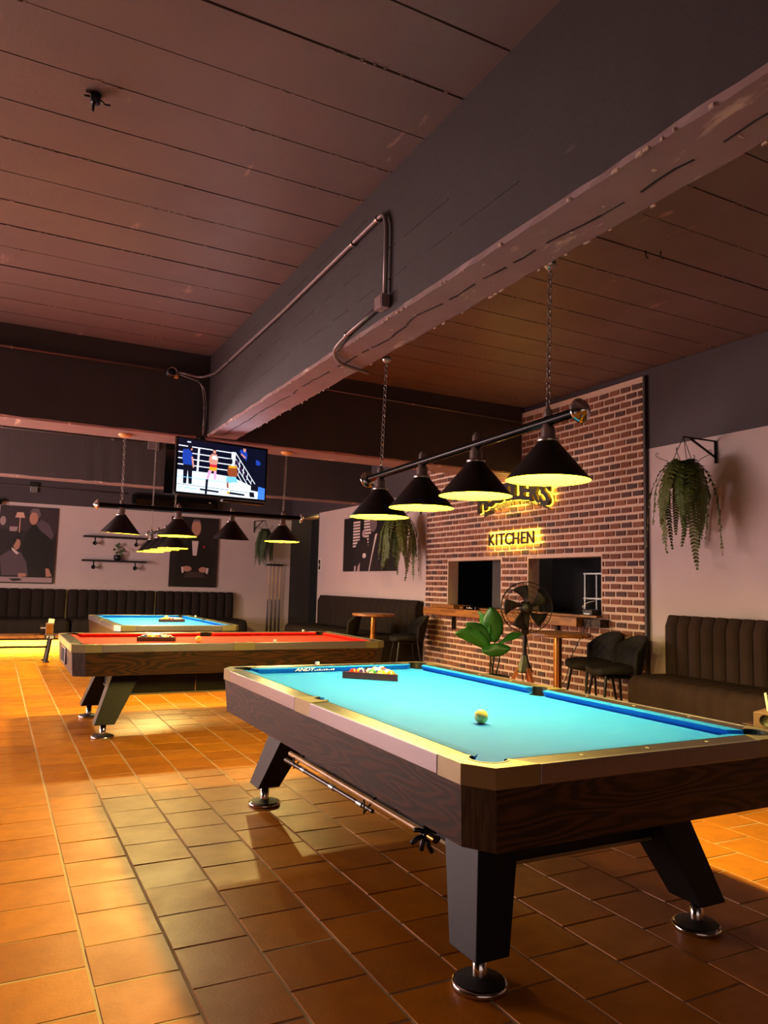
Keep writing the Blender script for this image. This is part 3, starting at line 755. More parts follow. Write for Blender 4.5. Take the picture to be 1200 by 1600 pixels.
# ------------------------------------------------------------------ hanging billiard lights
def chain_geo(p0, p1, pitch=.036, R=.0125, r=.0028, sag=0):
    p0 = Vector(p0); p1 = Vector(p1); d = p1-p0; n = max(2, int(d.length/pitch)); g = G(); q = d.to_track_quat('Y', 'Z').to_matrix().to_4x4()
    for i in range(n):
        c = p0+d*((i+.5)/n); M = Matrix.Translation(c) @ q @ Matrix.Rotation(PI/2*(i % 2)+.3, 4, 'Y') @ Matrix.Diagonal((1, 1.75, 1, 1)); g.torus(M, R, r, 10, 5)
    return g
def shade_geo():
    g = G(); g.mx(0).lathe([(.034, .20), (.045, .19), (.203, .0), (.206, -.006)], n=48)
    g.mx(1).lathe([(.205, -.006), (.199, 0), (.042, .184), (.002, .19)], n=48); return g
shade_me = shade_geo().mesh('shade', ['shade_black', 'shade_inner'])
g = G(); g.lathe([(.052, 0), (.054, .006), (.054, .012), (.038, .018), (.036, .022), (.036, .062), (.032, .070), (.027, .074), (.027, .085), (.001, .085)], n=20); neck_me = g.mesh('neck', 'dark_chrome')
g = G(); g.lathe([(.022, 0), (.022, .030), (.018, .034), (.018, .037), (.011, .038), (.011, .050), (.001, .051)], n=16); cap_me = g.mesh('cap', 'dark_chrome')
g = G(); g.lathe([(.002, .0), (.05, .02), (.10, .03), (.118, .028)], n=32); glow_me = None
g = G(); g.sphere((0, 0, 0), .042, 16, 10, (1, 1, 1.15)); g.mx(0).lathe([(.022, .035), (.02, .09)], n=12); bulb_me = g.mesh('bulb', ['bulb_glow'])
mat('bulb_off', rgb('d8d0b0'), .4)
def billiard_light(label, P0, P1, lamps, chains, tilt=None, off=(), bar_r=.024, watts=1.0):
    """P0, P1: bar ends; lamps: parameters along the bar; chains: list of (param, top point)"""
    P0 = Vector(P0); P1 = Vector(P1); d = P1-P0; base = (P0+P1)/2
    t = thing('billiard_light', label, 'pendant light', base)
    a, b = P0-base, P1-base
    part('bar', G().cyl(a, b, bar_r, bar_r, 20), 'bar_black', t)
    for e, s in ((a, -1), (b, 1)):
        q = (d*s).to_track_quat('Z', 'Y').to_matrix().to_4x4()
        g = G(); g.X = Matrix.Translation(e) @ q; g.lathe([(.001, -.01), (.028, -.008), (.056, 0), (.060, .008), (.052, .020), (.030, .034), (.028, .040), (.001, .05)], n=24); part('end_cap', g, 'chrome', t)
    for i, k in enumerate(lamps):
        c = a+(b-a)*k; tl = (tilt or {}).get(i, (0, 0, 0))
        link('cap', cap_me, t, c+Vector((0, 0, bar_r-.004)))
        top = c-Vector((0, 0, bar_r+.075))
        nk = link('neck', neck_me, t, top-Vector((0, 0, .004)), tl)
        sh = link('shade', shade_me, t, top-Vector((0, 0, .19)), tl)
        if i in off:
            bm = bulb_me.copy(); bm.materials[0] = MATS['bulb_off']; link('bulb', bm, sh, (0, 0, .075))
        else:
            link('bulb', bulb_me, sh, (0, 0, .11))
            l = light('lamp_bulb', 'POINT', (0, 0, .045), LAMP_W*watts, LAMP_COL, .045, parent=sh)
    for k, top in chains:
        c = a+(b-a)*k+Vector((0, 0, bar_r+.05)); part('chain', chain_geo(c, Vector(top)-base), 'chain_metal', t)
        g = G(); tp = Vector(top)-base; g.lathe([(.001, .02), (.03, .02), (.035, 0), (.015, -.02), (.001, -.022)], (tp.x, tp.y, tp.z), 14); part('ceiling_hook', g, 'dark_chrome', t)
    return t
X1 = 2.365
bl1 = billiard_light('nearest four-shade billiard light hanging over the near blue table', (X1, 4.83, 2.15), (X1, 2.62, 2.215),
    [(4.83-y)/(2.21) for y in (4.64, 4.06, 3.46, 2.84)], [((4.83-4.63)/2.21, (X1+.02, 4.63, 2.99)), ((4.83-2.84)/2.21, (X1+.0, 2.83, 3.0))])
bl2 = billiard_light('four-shade billiard light hanging over the red table below the television', (.93, 8.42, 2.17), (3.22, 8.42, 2.17),
    [.105, .37, .635, .905], [(.105, (1.16, 8.42, 2.945)), (.905, (3.02, 8.42, 2.945))], tilt={0: (.06, .03, 0), 2: (.10, 0, 0)}, off=(2,))
bl3 = billiard_light('farthest billiard light seen end-on over the far blue table', (2.2, 12.55, 2.13), (2.2, 10.5, 2.13),
    [.08, .36, .64, .92], [(.08, (2.2, 12.4, 3.88)), (.92, (2.2, 10.66, 3.88))])
light('passage_point', 'POINT', (7.0, 16.6, 1.5), .5, (1, .8, .5), .1)  # faint warm point light by the passage side wall

# ceiling roses for the red table's chains
for x, lb in ((1.16, 'left yellow-lit ceiling rose under the cross beam'), (3.02, 'right ceiling rose under the cross beam beside the television')):
    g = G(); g.lathe([(.001, 0), (.07, 0), (.072, -.012), (.05, -.03), (.02, -.034), (.001, -.034)], n=20); tag(part('ceiling_rose', g, 'rose_ceramic', loc=(x, 8.42, 2.955)), lb, 'ceiling rose')

# ------------------------------------------------------------------ televisions
def tvmat(name, h, s=1.0):
    c = rgb(h); mat('tv_'+name, (0, 0, 0, 1), .3, emit=c, estr=s)
for n_, h_, s_ in (('navy', '070d24', 1), ('mat', 'd8f0ff', 1.5), ('rope', 'e8f2ff', 1.4), ('blue', '1a3fa8', 1.2), ('skin', 'd89080', 1.2), ('red', 'd02038', 1.3), ('gold', 'e0a020', 1.3), ('dark', '101020', 1), ('cyan', '70c0f0', 1.4), ('brown', '9a4a28', 1.1), ('pink', 'f0a0c8', 1.3), ('purple', '3c1c48', 1), ('panel', '3c78f0', 1.4)): tvmat(n_, h_, s_)
TV = thing('television', 'lit flat television showing a boxing match hung under the beam', 'television', (1.585, 7.78, 2.275), math.atan2(.167, .986))
TW, TH = 1.06, .605
part('casing', G().box((0, .0, 0), (TW, .05, TH)), 'glossy_black', TV, bevel=.004)
tn = ['navy', 'mat', 'rope', 'blue', 'skin', 'red', 'gold', 'dark', 'cyan', 'brown', 'pink', 'purple', 'panel']
TM = ['tv_'+n_ for n_ in tn]
g = G(); lay = [0]
sx0, sz0, sw, shh = .022, .028, TW-.044, TH-.05
def tp(name, pts):         # pts in 0..1000 x 0..620 (y down)
    lay[0] += 1; y = -.001-lay[0]*.00006; g.mx(tn.index(name))
    v = [(sx0+sw*px/1000, y, sz0+shh*(1-py/560)) for px, py in pts]
    a = sum(v[i][0]*v[(i+1) % len(v)][2]-v[(i+1) % len(v)][0]*v[i][2] for i in range(len(v)))
    if a < 0: v = v[::-1]
    g.add(v, [tuple(range(len(v)))])
def line(name, x0, y0, x1, y1, w_=8):
    dx, dy = x1-x0, y1-y0; l = math.hypot(dx, dy); nx, ny = -dy/l*w_/2, dx/l*w_/2; tp(name, [(x0+nx, y0+ny), (x1+nx, y1+ny), (x1-nx, y1-ny), (x0-nx, y0-ny)])
tp('navy', [(0, 0), (1000, 0), (1000, 560), (0, 560)])
tp('mat', [(0, 330), (330, 330), (600, 345), (830, 420), (1000, 440), (1000, 560), (0, 560)])
for y in (72, 140, 205, 270): line('rope', 0, y, 600, y+8, 10)
line('rope', 222, 72, 215, 330, 20); tp('rope', [(590, 70), (640, 68), (628, 250), (590, 250)])
for k in range(4): line('rope', 640, 80+k*62, 880-k*45, 395+k*8, 8)
for k in range(4): line('rope', 690+k*50, 150+k*62, 680+k*50, 300+k*30, 6)
for k in range(3): tp('purple', [(648+k*50, 150+k*62), (672+k*50, 180+k*62), (668+k*50, 235+k*50), (646+k*50, 205+k*50)])
tp('blue', [(50, 110), (110, 100), (150, 140), (160, 250), (150, 270), (60, 270), (45, 200)]); tp('dark', [(60, 268), (158, 268), (160, 470), (125, 470), (110, 320), (100, 470), (65, 470)]); tp('dark', [(100, 60), (140, 60), (148, 90), (135, 110), (98, 100)])
tp('skin', [(140, 180), (160, 180), (178, 290), (165, 300)]); tp('skin', [(135, 92), (150, 88), (148, 112), (132, 112)])
tp('skin', [(365, 120), (420, 120), (440, 165), (425, 240), (355, 245), (335, 200), (340, 150)]); tp('dark', [(375, 62), (410, 60), (414, 78), (372, 82)]); tp('skin', [(374, 78), (412, 78), (408, 112), (380, 112)]); tp('mat', [(375, 140), (420, 140), (430, 180), (365, 175)])
tp('red', [(350, 235), (425, 235), (430, 265), (345, 265)]); tp('gold', [(342, 262), (430, 262), (425, 305), (345, 305)]); tp('pink', [(335, 300), (375, 300), (340, 400), (315, 395)]); tp('pink', [(395, 300), (425, 300), (425, 395), (400, 400)])
tp('brown', [(560, 225), (660, 220), (668, 320), (640, 360), (570, 355), (545, 290)]); tp('gold', [(560, 225), (655, 220), (650, 245), (565, 250)]); tp('dark', [(555, 150), (600, 148), (605, 190), (590, 210), (560, 205)]); tp('cyan', [(545, 345), (650, 340), (675, 400), (560, 410), (535, 390)]); tp('brown', [(545, 400), (565, 400), (572, 470), (550, 470)])
tp('blue', [(690, 30), (760, 35), (775, 80), (765, 150), (730, 120), (680, 60)]); tp('skin', [(720, 15), (755, 15), (750, 55), (728, 50)]); tp('skin', [(700, 70), (760, 110), (750, 125), (695, 85)])
tp('blue', [(880, 120), (925, 135), (940, 165), (915, 185), (878, 175)])
line('cyan', 0, 400, 600, 412, 6); line('dark', 0, 478, 830, 500, 5); tp('dark', [(310, 400), (338, 400), (330, 560), (305, 560)])
tp('dark', [(250, 505), (460, 515), (460, 535), (250, 525)]); tp('dark', [(560, 510), (760, 520), (760, 540), (560, 535)]); tp('gold', [(555, 508), (585, 510), (585, 530), (555, 530)])
tp('dark', [(830, 415), (935, 425), (935, 480), (830, 470)]); tp('panel', [(920, 420), (1000, 435), (1000, 560), (915, 560)]); tp('dark', [(815, 490), (870, 490), (880, 545), (820, 545)])
for k in range(3): line('cyan', 20+k*60, 520, 60+k*80, 500+k*6, 8)
tp('mat', [(90, 20), (130, 20), (130, 32), (90, 32)])
part('screen', g, TM, TV)
part('bottom_lip', G().box((.0, -.006, .0), (TW, .0, .018)), 'black_plastic', TV)
g = G(); g.tube([(.30, .03, .6), (.30, .05, .62), (.34, .2, .64), (.35, .3, .66)], .03, 8); g.box((.2, .05, .2), (.6, .12, .6)); part('mount', g, 'black_metal', TV)
light('tv_light', 'AREA', (2.08, 7.80, 2.58), 6, (.6, .8, 1), .95, .5, aim=(1.95, 7.0, 2.5))
TV2 = thing('television', 'dark second television hanging just behind the lit one', 'television', (1.70, 8.95, 2.40), -.25)
part('casing', G().box((0, 0, 0), (1.1, .05, .60)), 'glossy_black', TV2, bevel=.004); part('screen', G().box((.015, .05, .02), (1.085, .053, .58)), 'black_plastic', TV2)
part('mount', G().cyl((.5, .02, .6), (.5, .02, 1.5), .02), 'black_metal', TV2)
g = G(); g.box((-.25, -.02, .0), (.25, .05, .03)); tag(part('sound_bar', g, 'black_plastic', loc=(2.35, 7.88, 2.235), rot=(0, 0, .168), bevel=.006), 'thin black sound bar under the lit television', 'speaker')

# ------------------------------------------------------------------ conduits and boxes
def conduit(name, pts, r, label, clips=(), n=8, matn='conduit'):
    # smooth the polyline corners
    P = [Vector(p) for p in pts]; out = [P[0]]
    for i in range(1, len(P)-1):
        a, b, c = P[i-1], P[i], P[i+1]; k = min(.10, (b-a).length*.45, (c-b).length*.45)
        p0 = b+(a-b).normalized()*k; p2 = b+(c-b).normalized()*k
        for j in range(6):
            s = j/5; out.append(p0*(1-s)**2+b*2*s*(1-s)+p2*s*s)
    out.append(P[-1]); b0 = out[0]
    t = thing(name, label, 'conduit', b0); part('pipe', G().tube([p-b0 for p in out], r, n), matn, t)
    for c, ax in clips:
        c = Vector(c)-b0; A = {'x': (1, 0, 0), 'y': (0, 1, 0), 'z': (0, 0, 1)}[ax]; A = Vector(A)
        part('clip', G().cyl(c-A*.012, c+A*.012, r+.006, r+.006, 10), 'chain_metal', t)
    return t
xb = 1.965
conduit('conduit', [(1.64, 8.155, 3.66), (1.88, 8.14, 3.625), (xb, 7.85, 3.615), (xb, 5.75, 3.615), (xb, 3.90, 3.655), (xb, 3.86, 3.55), (xb, 3.86, 3.13)], .015,
        'long grey conduit running along the side of the main beam and bending down', [((xb, 7.3, 3.615), 'y'), ((xb, 4.35, 3.64), 'y'), ((xb, 3.99, 3.652), 'y')])
conduit('conduit', [(xb, 3.93, 3.07), (xb, 4.40, 3.035), (1.95, 4.60, 2.975), (2.08, 4.80, 2.965), (2.38, 4.92, 2.965)], .013, 'short grey conduit curving under the main beam from the junction box', [((xb, 4.40, 3.035), 'y')])
g = G(); g.box((-.035, -.05, -.04), (.02, .05, .04)); g.box((-.038, -.04, -.03), (-.034, .04, .03)); tag(part('junction_box', g, 'beam_underside', loc=(xb, 3.88, 3.075), bevel=.003), 'square junction box on the main beam below the bent conduit', 'junction box')
conduit('conduit', [(-3.5, 8.165, 3.66), (1.50, 8.165, 3.66)], .014, 'straight conduit along the front of the cross beam left of the main beam', [((-.0, 8.165, 3.66), 'x'), ((-2.0, 8.165, 3.66), 'x')])
g = G(); g.mx(0).lathe([(.001, .03), (.06, .03), (.065, 0)], n=16); g.mx(1).tube([(.05*math.cos(a/3), .045*math.sin(a/3), .04+.001*a) for a in range(0, 26)], .007, 6); g.mx(2).box((.03, -.06, .0), (.07, -.03, .04))
tag(part('open_junction_box', g, ['black_plastic', 'conduit', 'rose_ceramic'], loc=(1.57, 8.19, 3.65), rot=(PI/2, 0, 0)), 'open black junction box with coiled wires on the cross beam', 'junction box')
conduit('conduit', [(1.63, 8.165, 3.64), (1.90, 8.165, 3.60), (1.945, 8.165, 3.35), (1.945, 8.165, 3.0)], .010, 'grey conduit bending down the cross beam to the television', [((1.945, 8.165, 3.3), 'z'), ((1.945, 8.165, 3.08), 'z')])
conduit('conduit', [(1.66, 8.15, 3.63), (1.92, 8.15, 3.57), (1.965, 8.15, 3.33), (1.965, 8.15, 3.15), (1.93, 8.10, 2.95), (1.90, 8.0, 2.90)], .006, 'thin grey cable beside the drop conduit behind the television', matn='conduit')
conduit('conduit', [(2.36, 8.165, 3.74), (6.35, 8.165, 3.68)], .010, 'thin conduit along the cross beam right of the main beam', [((3.3, 8.165, 3.725), 'x'), ((4.6, 8.165, 3.707), 'x')])
conduit('conduit', [(-3.5, 12.925, 3.70), (2.16, 12.925, 3.69)], .014, 'pale conduit along the rear beam ending in a square box', [((-.05, 12.925, 3.70), 'x'), ((1.6, 12.925, 3.69), 'x')])
g = G(); g.box((-.09, -.05, -.09), (.09, 0, .09)); g.cyl((0, -.02, .09), (0, -.02, .25), .012); tag(part('junction_box', g, 'conduit', loc=(2.25, 12.95, 3.68), bevel=.004), 'square pale junction box on the rear beam left of the televisions', 'junction box')
conduit('conduit', [(-3.5, 17.27, 3.28), (2.5, 17.27, 3.28)], .014, 'thin conduit high on the dark back wall')
g = G(); g.mx(1).box((-.09, -.06, .03), (.09, 0, .12)); g.mx(0).box((-.07, -.07, -.09), (.07, -.0, .03)); tag(part('wall_outlet', g, ['steel', 'black_plastic'], loc=(.62, 17.3, 3.25), bevel=.004), 'small metal outlet box on the conduit high on the back wall', 'outlet')
g = G(); g.mx(0).sphere((0, 0, 0), .07, 12, 8); g.mx(0).cyl((0, 0, 0), (0, .15, .05), .03); tag(part('security_camera', g, 'black_plastic', loc=(-.02, 17.15, 2.9)), 'small black round camera on the back wall above the left poster', 'camera')
# air conditioner on the back wall
t = thing('air_conditioner', 'long black rounded air conditioner high on the back wall behind the lamps', 'air conditioner', (2.60, 17.3, 2.98))
g = G(); prof = [(0, .06), (-.06, .02), (-.16, 0), (-.22, .06), (-.24, .18), (-.20, .30), (-.06, .34), (0, .34)]
n_ = len(prof); L_ = 1.9
def end(x, k): return [(x, p[0]*k, .17+(p[1]-.17)*k) for p in prof]
vs = end(0, .72)+end(.08, 1)+end(L_-.08, 1)+end(L_, .72)
fs = [(i*n_+j, i*n_+(j+1) % n_, (i+1)*n_+(j+1) % n_, (i+1)*n_+j) for i in range(3) for j in range(n_)]+[tuple(range(n_)), tuple(3*n_+j for j in range(n_-1, -1, -1))]
g.add(vs, fs); part('body', g, 'glossy_black', t); part('vent_slat', G().box((.15, -.235, .05), (L_-.15, -.19, .06)), 'black_gap', t); part('display', G().box((L_-.22, -.243, .2), (L_-.18, -.235, .215)), 'white_plastic', t)
# ceiling debris: broken fixing
t = thing('broken_fixing', 'broken dark fixing with wire ends sticking out of the plank ceiling', 'fixing', (.30, 3.98, ZC))
part('socket', G().lathe([(.001, 0), (.028, 0), (.024, -.05), (.001, -.055)], n=12), 'black_plastic', t); part('bracket', G().box((-.05, -.01, -.012), (.03, .03, .002)), 'conduit', t)
part('wire', G().tube([(0, 0, -.04), (-.01, -.03, -.07), (-.012, -.04, -.12)], .007, 6), 'black_plastic', t); part('wire', G().tube([(.02, 0, -.02), (.05, .01, -.035), (.075, .01, -.03)], .005, 6), 'black_plastic', t); part('wire', G().tube([(-.03, 0, -.02), (-.055, -.01, -.03)], .006, 6), 'black_plastic', t)
for x, y, lb in ((4.12, 3.85, 'black screw hook in the ceiling planks right of the main beam'), (4.22, 3.80, 'second black screw hook in the planks, nearer the wall')):
    tag(part('ceiling_hook', G().tube([(0, 0, 0), (0, 0, -.04), (.015, 0, -.055), (.025, 0, -.045)], .005, 6), 'black_plastic', loc=(x, y, ZC+.003)), lb, 'hook')

# ------------------------------------------------------------------ sofas
def channel_back(parent, w0, n, h0, h1, matn, depth=.13, name='back_channel'):
    """row of upright padded channels along local X from 0..w0; front faces -Y, back at y=0"""
    cw = w0/n
    def fn(g, x0):
        N, K = 7, 7
        def f(u, v):
            x = x0+.004+u*(cw-.008); bul = (1-(2*u-1)**2)**.5 if 0 < u < 1 else 0
            z = h0+(h1-h0)*v; edge = 1-max(0, (v-.88)/.12)**2*.5
            return (x, -depth*.72*edge-.034*bul*edge, z-.012*(1-bul)*v)
        b = len(g.v); g.sm = True; g.grid(N, K, f)
        # top and sides close to the back plane
        g.sm = False
        tops = [f(i/(N-1), 1) for i in range(N)]; g.add(tops+[(p[0], 0, p[2]-.004) for p in tops], [(i, i+1, N+i+1, N+i) for i in range(N-1)])
        for u in (0, 1):
            s_ = [f(u, j/(K-1)) for j in range(K)]; g.add(s_+[(p[0], 0, p[2]) for p in s_], [(j, j+1, K+j+1, K+j) if u == 0 else (j, K+j, K+j+1, j+1) for j in range(K-1)])
        bt = [f(0, 0), f(1, 0)]; g.add([bt[0], bt[1], (bt[1][0], 0, h0), (bt[0][0], 0, h0)], [(0, 3, 2, 1)])
    g0 = G(); fn(g0, 0); me = g0.mesh(name, matn)
    for i in range(n): link(name, me, parent, (i*cw, 0, 0))
def seat_geo(w0, z0, z1, dep, rad=.07, waves=0):
    g = G(); g.sm = True; nu = max(12, waves*6+1)
    prof = [(0, z1), (-dep*.5, z1+.008)]+[(-dep+rad-rad*math.sin(a), z1-rad+rad*math.cos(a)) for a in [i*PI/10 for i in range(6)]]+[(-dep+.004, (z0+z1)/2), (-dep+.02, z0)]
    vs = []
    for i in range(nu):
        u = i/(nu-1); e = min(u, 1-u)*w0; drop = 0 if e > rad else (rad-math.sqrt(max(rad*rad-(rad-e)**2, 0)))
        wv = .010*abs(math.sin(PI*waves*u)) if waves else .01
        for (y, z) in prof: vs.append((u*w0, y+(-wv if y < -.1 else 0)+drop*(.6 if y < -dep*.6 else 0), z-drop*.6*(1 if z > z0+.02 else 0)+(wv*.8-.008 if z > (z0+z1)/2 else 0)))
    k = len(prof); fs = [(i*k+j, (i+1)*k+j, (i+1)*k+j+1, i*k+j+1) for i in range(nu-1) for j in range(k-1)]
    g.add(vs, fs)
    g.sm = False
    for i in (0, nu-1):
        s_ = vs[i*k:(i+1)*k]+[(vs[i*k][0], 0, z0)]; g.add(s_, [tuple(range(len(s_))) if i else tuple(range(len(s_)-1, -1, -1))])
    g.add([vs[k-1], vs[nu*k-1], (w0, 0, z0), (0, 0, z0)], [(0, 3, 2, 1)])
    return g
def sofa(name, label, loc, rz, w, n, z_seat, z_top, matn, dep=.85, base_m='black_plastic', z_base=.0, seat_z0=.12):
    t = thing(name, label, 'sofa', loc, rz)
    channel_back(t, w, n, z_seat-.06, z_top, matn)
    part('back_frame', G().box((.005, .0, z_base), (w-.005, .06, z_top-.03)), matn, t)
    s = seat_geo(w, seat_z0, z_seat, dep, .09, n); part('seat', s, matn, t)
    if seat_z0 > z_base+.03: part('plinth', G().box((.03, -dep+.10, z_base), (w-.03, .0, seat_z0)), base_m, t)
    return t
# right wall sofa: local X runs toward the camera (-Y), front faces -X
sofa('banquette_sofa', 'brown channel-backed velvet sofa on the right wall beside the brickwork', (6.33, 5.62, 0), -PI/2, 3.2, 22, .56, 1.16, 'velvet', .66)
sofa('banquette_sofa', 'black channel-backed sofa between the doorway and the brick wall', (6.33, 15.05, 0), -PI/2, 4.22, 18, .56, 1.16, 'velvet_far', .85)
# back wall sofas standing on a lit platform
g = G(); g.mx(0).box((XL, 15.14, 0), (5.0, YB, .245)); base = struct(part('trim_platform', g, 'sofa_base'))
g = G(); g.box((XL, 15.04, .245), (5.0, YB, .275)); part('platform_lip', g, 'table_wood_end', base)
g = G(); g.box((XL, 15.10, .232), (5.0, 15.125, .243)); part('led_strip', g, 'led_yellow', base)
light('led_strip_light', 'AREA', (0.05, 15.05, .225), 150, (1, .74, .10), 9.8, .03, aim=(.05, 15.35, -.35))
for xa, xb_, lb in ((-2.6, -.6, 'dark channel-backed sofa at the left end of the back wall'), (-.6, 1.40, 'dark channel-backed back-wall sofa under the left poster'), (1.42, 3.22, 'dark back-wall sofa below the two black shelves'), (3.24, 5.0, 'rightmost dark sofa on the back wall under the middle poster')):
    t = sofa('banquette_sofa', lb, (xa, 17.24, 0), 0, xb_-xa-.02, 9, .57, 1.15, 'velvet_far', 1.3, z_base=.275, seat_z0=.28)

# ------------------------------------------------------------------ posters (generic stand-ins), flat prints on thin boards
for n_, h_ in (('pdark', '1c1517'), ('pblack', '0c0a0b'), ('pbrown', '33262a'), ('pgrey', '6a5a5c'), ('pskin', 'b4806c'), ('pskin2', 'd0a090'), ('pwhite', 'd0bcb8'), ('pred', '8c2030'), ('pmauve', '54444c'), ('plight', 'a0888a')): mat(n_, rgb(h_), .5)
PM = ['pdark', 'pblack', 'pbrown', 'pgrey', 'pskin', 'pskin2', 'pwhite', 'pred', 'pmauve', 'plight']
def poster(label, loc, rz, W, H, shapes):
    t = thing('wall_poster', label, 'poster', loc, rz); part('board', G().mx(0).box((0, -.02, 0), (W, 0, H)), PM, t)
    g = G()
    for i, (mn, pts) in enumerate(shapes):
        g.mx(PM.index(mn)); v = [(x*W, -.0205-i*.0002, H*(1-y)) for x, y in pts]
        a = sum(v[k][0]*v[(k+1) % len(v)][2]-v[(k+1) % len(v)][0]*v[k][2] for k in range(len(v)))
        if a < 0: v = v[::-1]
        g.add(v, [tuple(range(len(v)))])
    part('print', g, PM, t)
def oval(cx, cy, rx, ry, n=14, a0=0): return [(cx+rx*math.cos(2*PI*i/n+a0), cy+ry*math.sin(2*PI*i/n+a0)) for i in range(n)]
poster('large dark poster of two suited figures at the far left of the back wall', (.02, 17.28, 1.25), 0, 1.10, 1.60, [
    ('pbrown', [(.0, 0), (1, 0), (1, .35), (0, .30)]), ('pblack', [(.50, .30), (.62, .18), (.85, .22), (.95, .40), (.98, .93), (.45, .93), (.42, .5)]),
    ('pmauve', [(.62, .22), (.72, .16), (.86, .22), (.95, .36), (.92, .42), (.70, .30)]), ('pskin', oval(.58, .15, .075, .085)), ('pgrey', [(.50, .08), (.55, .02), (.66, .02), (.70, .10), (.66, .15), (.62, .07)]),
    ('plight', oval(.06, .20, .05, .06)), ('plight', [(.18, .27), (.32, .27), (.30, .33), (.18, .33)]), ('pskin2', [(.34, .10), (.355, .10), (.355, .34), (.34, .34)]), ('pskin2', [(.29, .08), (.40, .08), (.43, .15), (.26, .15)]),
    ('pmauve', [(.05, .66), (.20, .58), (.40, .60), (.50, .72), (.55, .90), (.10, .90)]), ('pskin', oval(.32, .49, .06, .08)), ('pblack', [(.24, .46), (.27, .39), (.36, .38), (.38, .44), (.32, .43), (.27, .52)]),
    ('pwhite', [(.24, .54), (.30, .57), (.37, .61), (.33, .63), (.24, .57)]), ('pskin', [(.38, .87), (.50, .87), (.52, .91), (.38, .92)]), ('pskin', [(.84, .80), (.90, .80), (.96, .90), (.86, .91)]),
    ('plight', [(.02, .92), (.97, .92), (.97, .985), (0, .985)]), ('pdark', [(.22, .94), (.40, .935), (.46, .96), (.30, .975)])])
poster('tall black poster of a seated man in a dinner suit on the back wall', (3.50, 17.28, 1.25), 0, 1.09, 1.60, [
    ('pblack', [(.15, .52), (.30, .36), (.50, .30), (.75, .36), (.92, .55), (.95, 1), (.1, 1)]), ('pskin', oval(.52, .15, .10, .12)), ('pgrey', [(.42, .10), (.46, .03), (.58, .03), (.63, .10), (.60, .06), (.46, .06)]),
    ('pwhite', [(.44, .34), (.58, .34), (.55, .55), (.47, .55)]), ('pred', oval(.70, .42, .025, .02)), ('pbrown', [(.35, .78), (.70, .78), (.75, .86), (.30, .86)]), ('pskin', oval(.36, .74, .10, .04)), ('pskin', oval(.70, .75, .09, .04)),
    ('pwhite', [(.24, .72), (.28, .71), (.30, .80), (.26, .80)]), ('pwhite', [(.78, .72), (.82, .73), (.80, .81), (.76, .80)])])
poster('black and white poster by the hanging fern on the right wall', (XR-.02, 14.07, 1.66), -PI/2, 2.26, 1.08, [
    ('pblack', [(0, 0), (1, 0), (1, 1), (0, 1)])]+[('pwhite', [(.20+dx, .08+k*.055), (.34+dx, .08+k*.055), (.34+dx, .115+k*.055), (.20+dx, .115+k*.055)]) for dx in (0, .22) for k in range(9)]+[
    ('pdark', [(.26, .55), (.32, .42), (.38, .5), (.42, .8), (.30, .95), (.22, .8)]), ('plight', oval(.42, .32, .035, .07)), ('pdark', [(.36, .42), (.48, .40), (.52, .6), (.5, 1), (.38, 1)]),
    ('pgrey', oval(.60, .15, .07, .16)), ('pdark', [(.52, .36), (.68, .28), (.8, .5), (.8, 1), (.5, 1)]), ('pwhite', [(.64, .36), (.68, .34), (.60, .70), (.545, 1), (.53, 1)]), ('pwhite', oval(.44, .72, .035, .045)), ('plight', [(.24, .90), (.28, .9), (.28, 1), (.24, 1)]), ('plight', [(.32, .9), (.36, .84), (.36, 1), (.3, 1)])])

# shelves with pipe brackets, and a little plant
def shelf(label, z):
    t = thing('wall_shelf', label, 'shelf', (1.64, 17.3, z))
    part('board', G().box((0, -.22, 0), (1.33, 0, .035)), 'black_plastic', t, bevel=.003)
    for x in (.24, 1.10):
        b = part('bracket', G().tube([(x, -.14, 0), (x, -.14, -.09), (x, -.10, -.12), (x, 0, -.12)], .014, 8), 'black_metal', t)
        part('flange', G().lathe([(.001, -.02), (.045, -.02), (.045, 0)], n=14), 'black_metal', b, loc=(x, -.15, -.12), rot=(PI/2, 0, 0))
shelf('upper black shelf on pipe brackets on the back wall', 2.27); shelf('lower black shelf on pipe brackets holding a small plant', 1.755)
t = thing('potted_plant', 'tiny dark potted plant on the lower black wall shelf', 'plant', (2.36, 17.2, 1.79))
part('pot', G().lathe([(.001, 0), (.05, 0), (.075, .05), (.07, .12), (.06, .125), (.001, .10)], n=16), 'black_plastic', t)
for q in range(9):
    a = q*2.4; l = .05+.03*(q % 3); z = .14+.026*q; c = Vector((.055*math.cos(a)+.02, .04*math.sin(a), z))
    g = G(); g.add([c+Vector((-.035, 0, 0)), c+Vector((0, -.01, -.03)), c+Vector((.05, 0, .0)), c+Vector((0, .005, .038))], [(0, 1, 2, 3)]); part('leaf', g, 'fern_far', t, rot=(random.uniform(-.2, .2), random.uniform(-.2, .2), 0), solid=.004)
part('stem', G().tube([(0, 0, .1), (.01, 0, .2), (.0, 0, .34)], .006, 6), 'stem_dark', t)

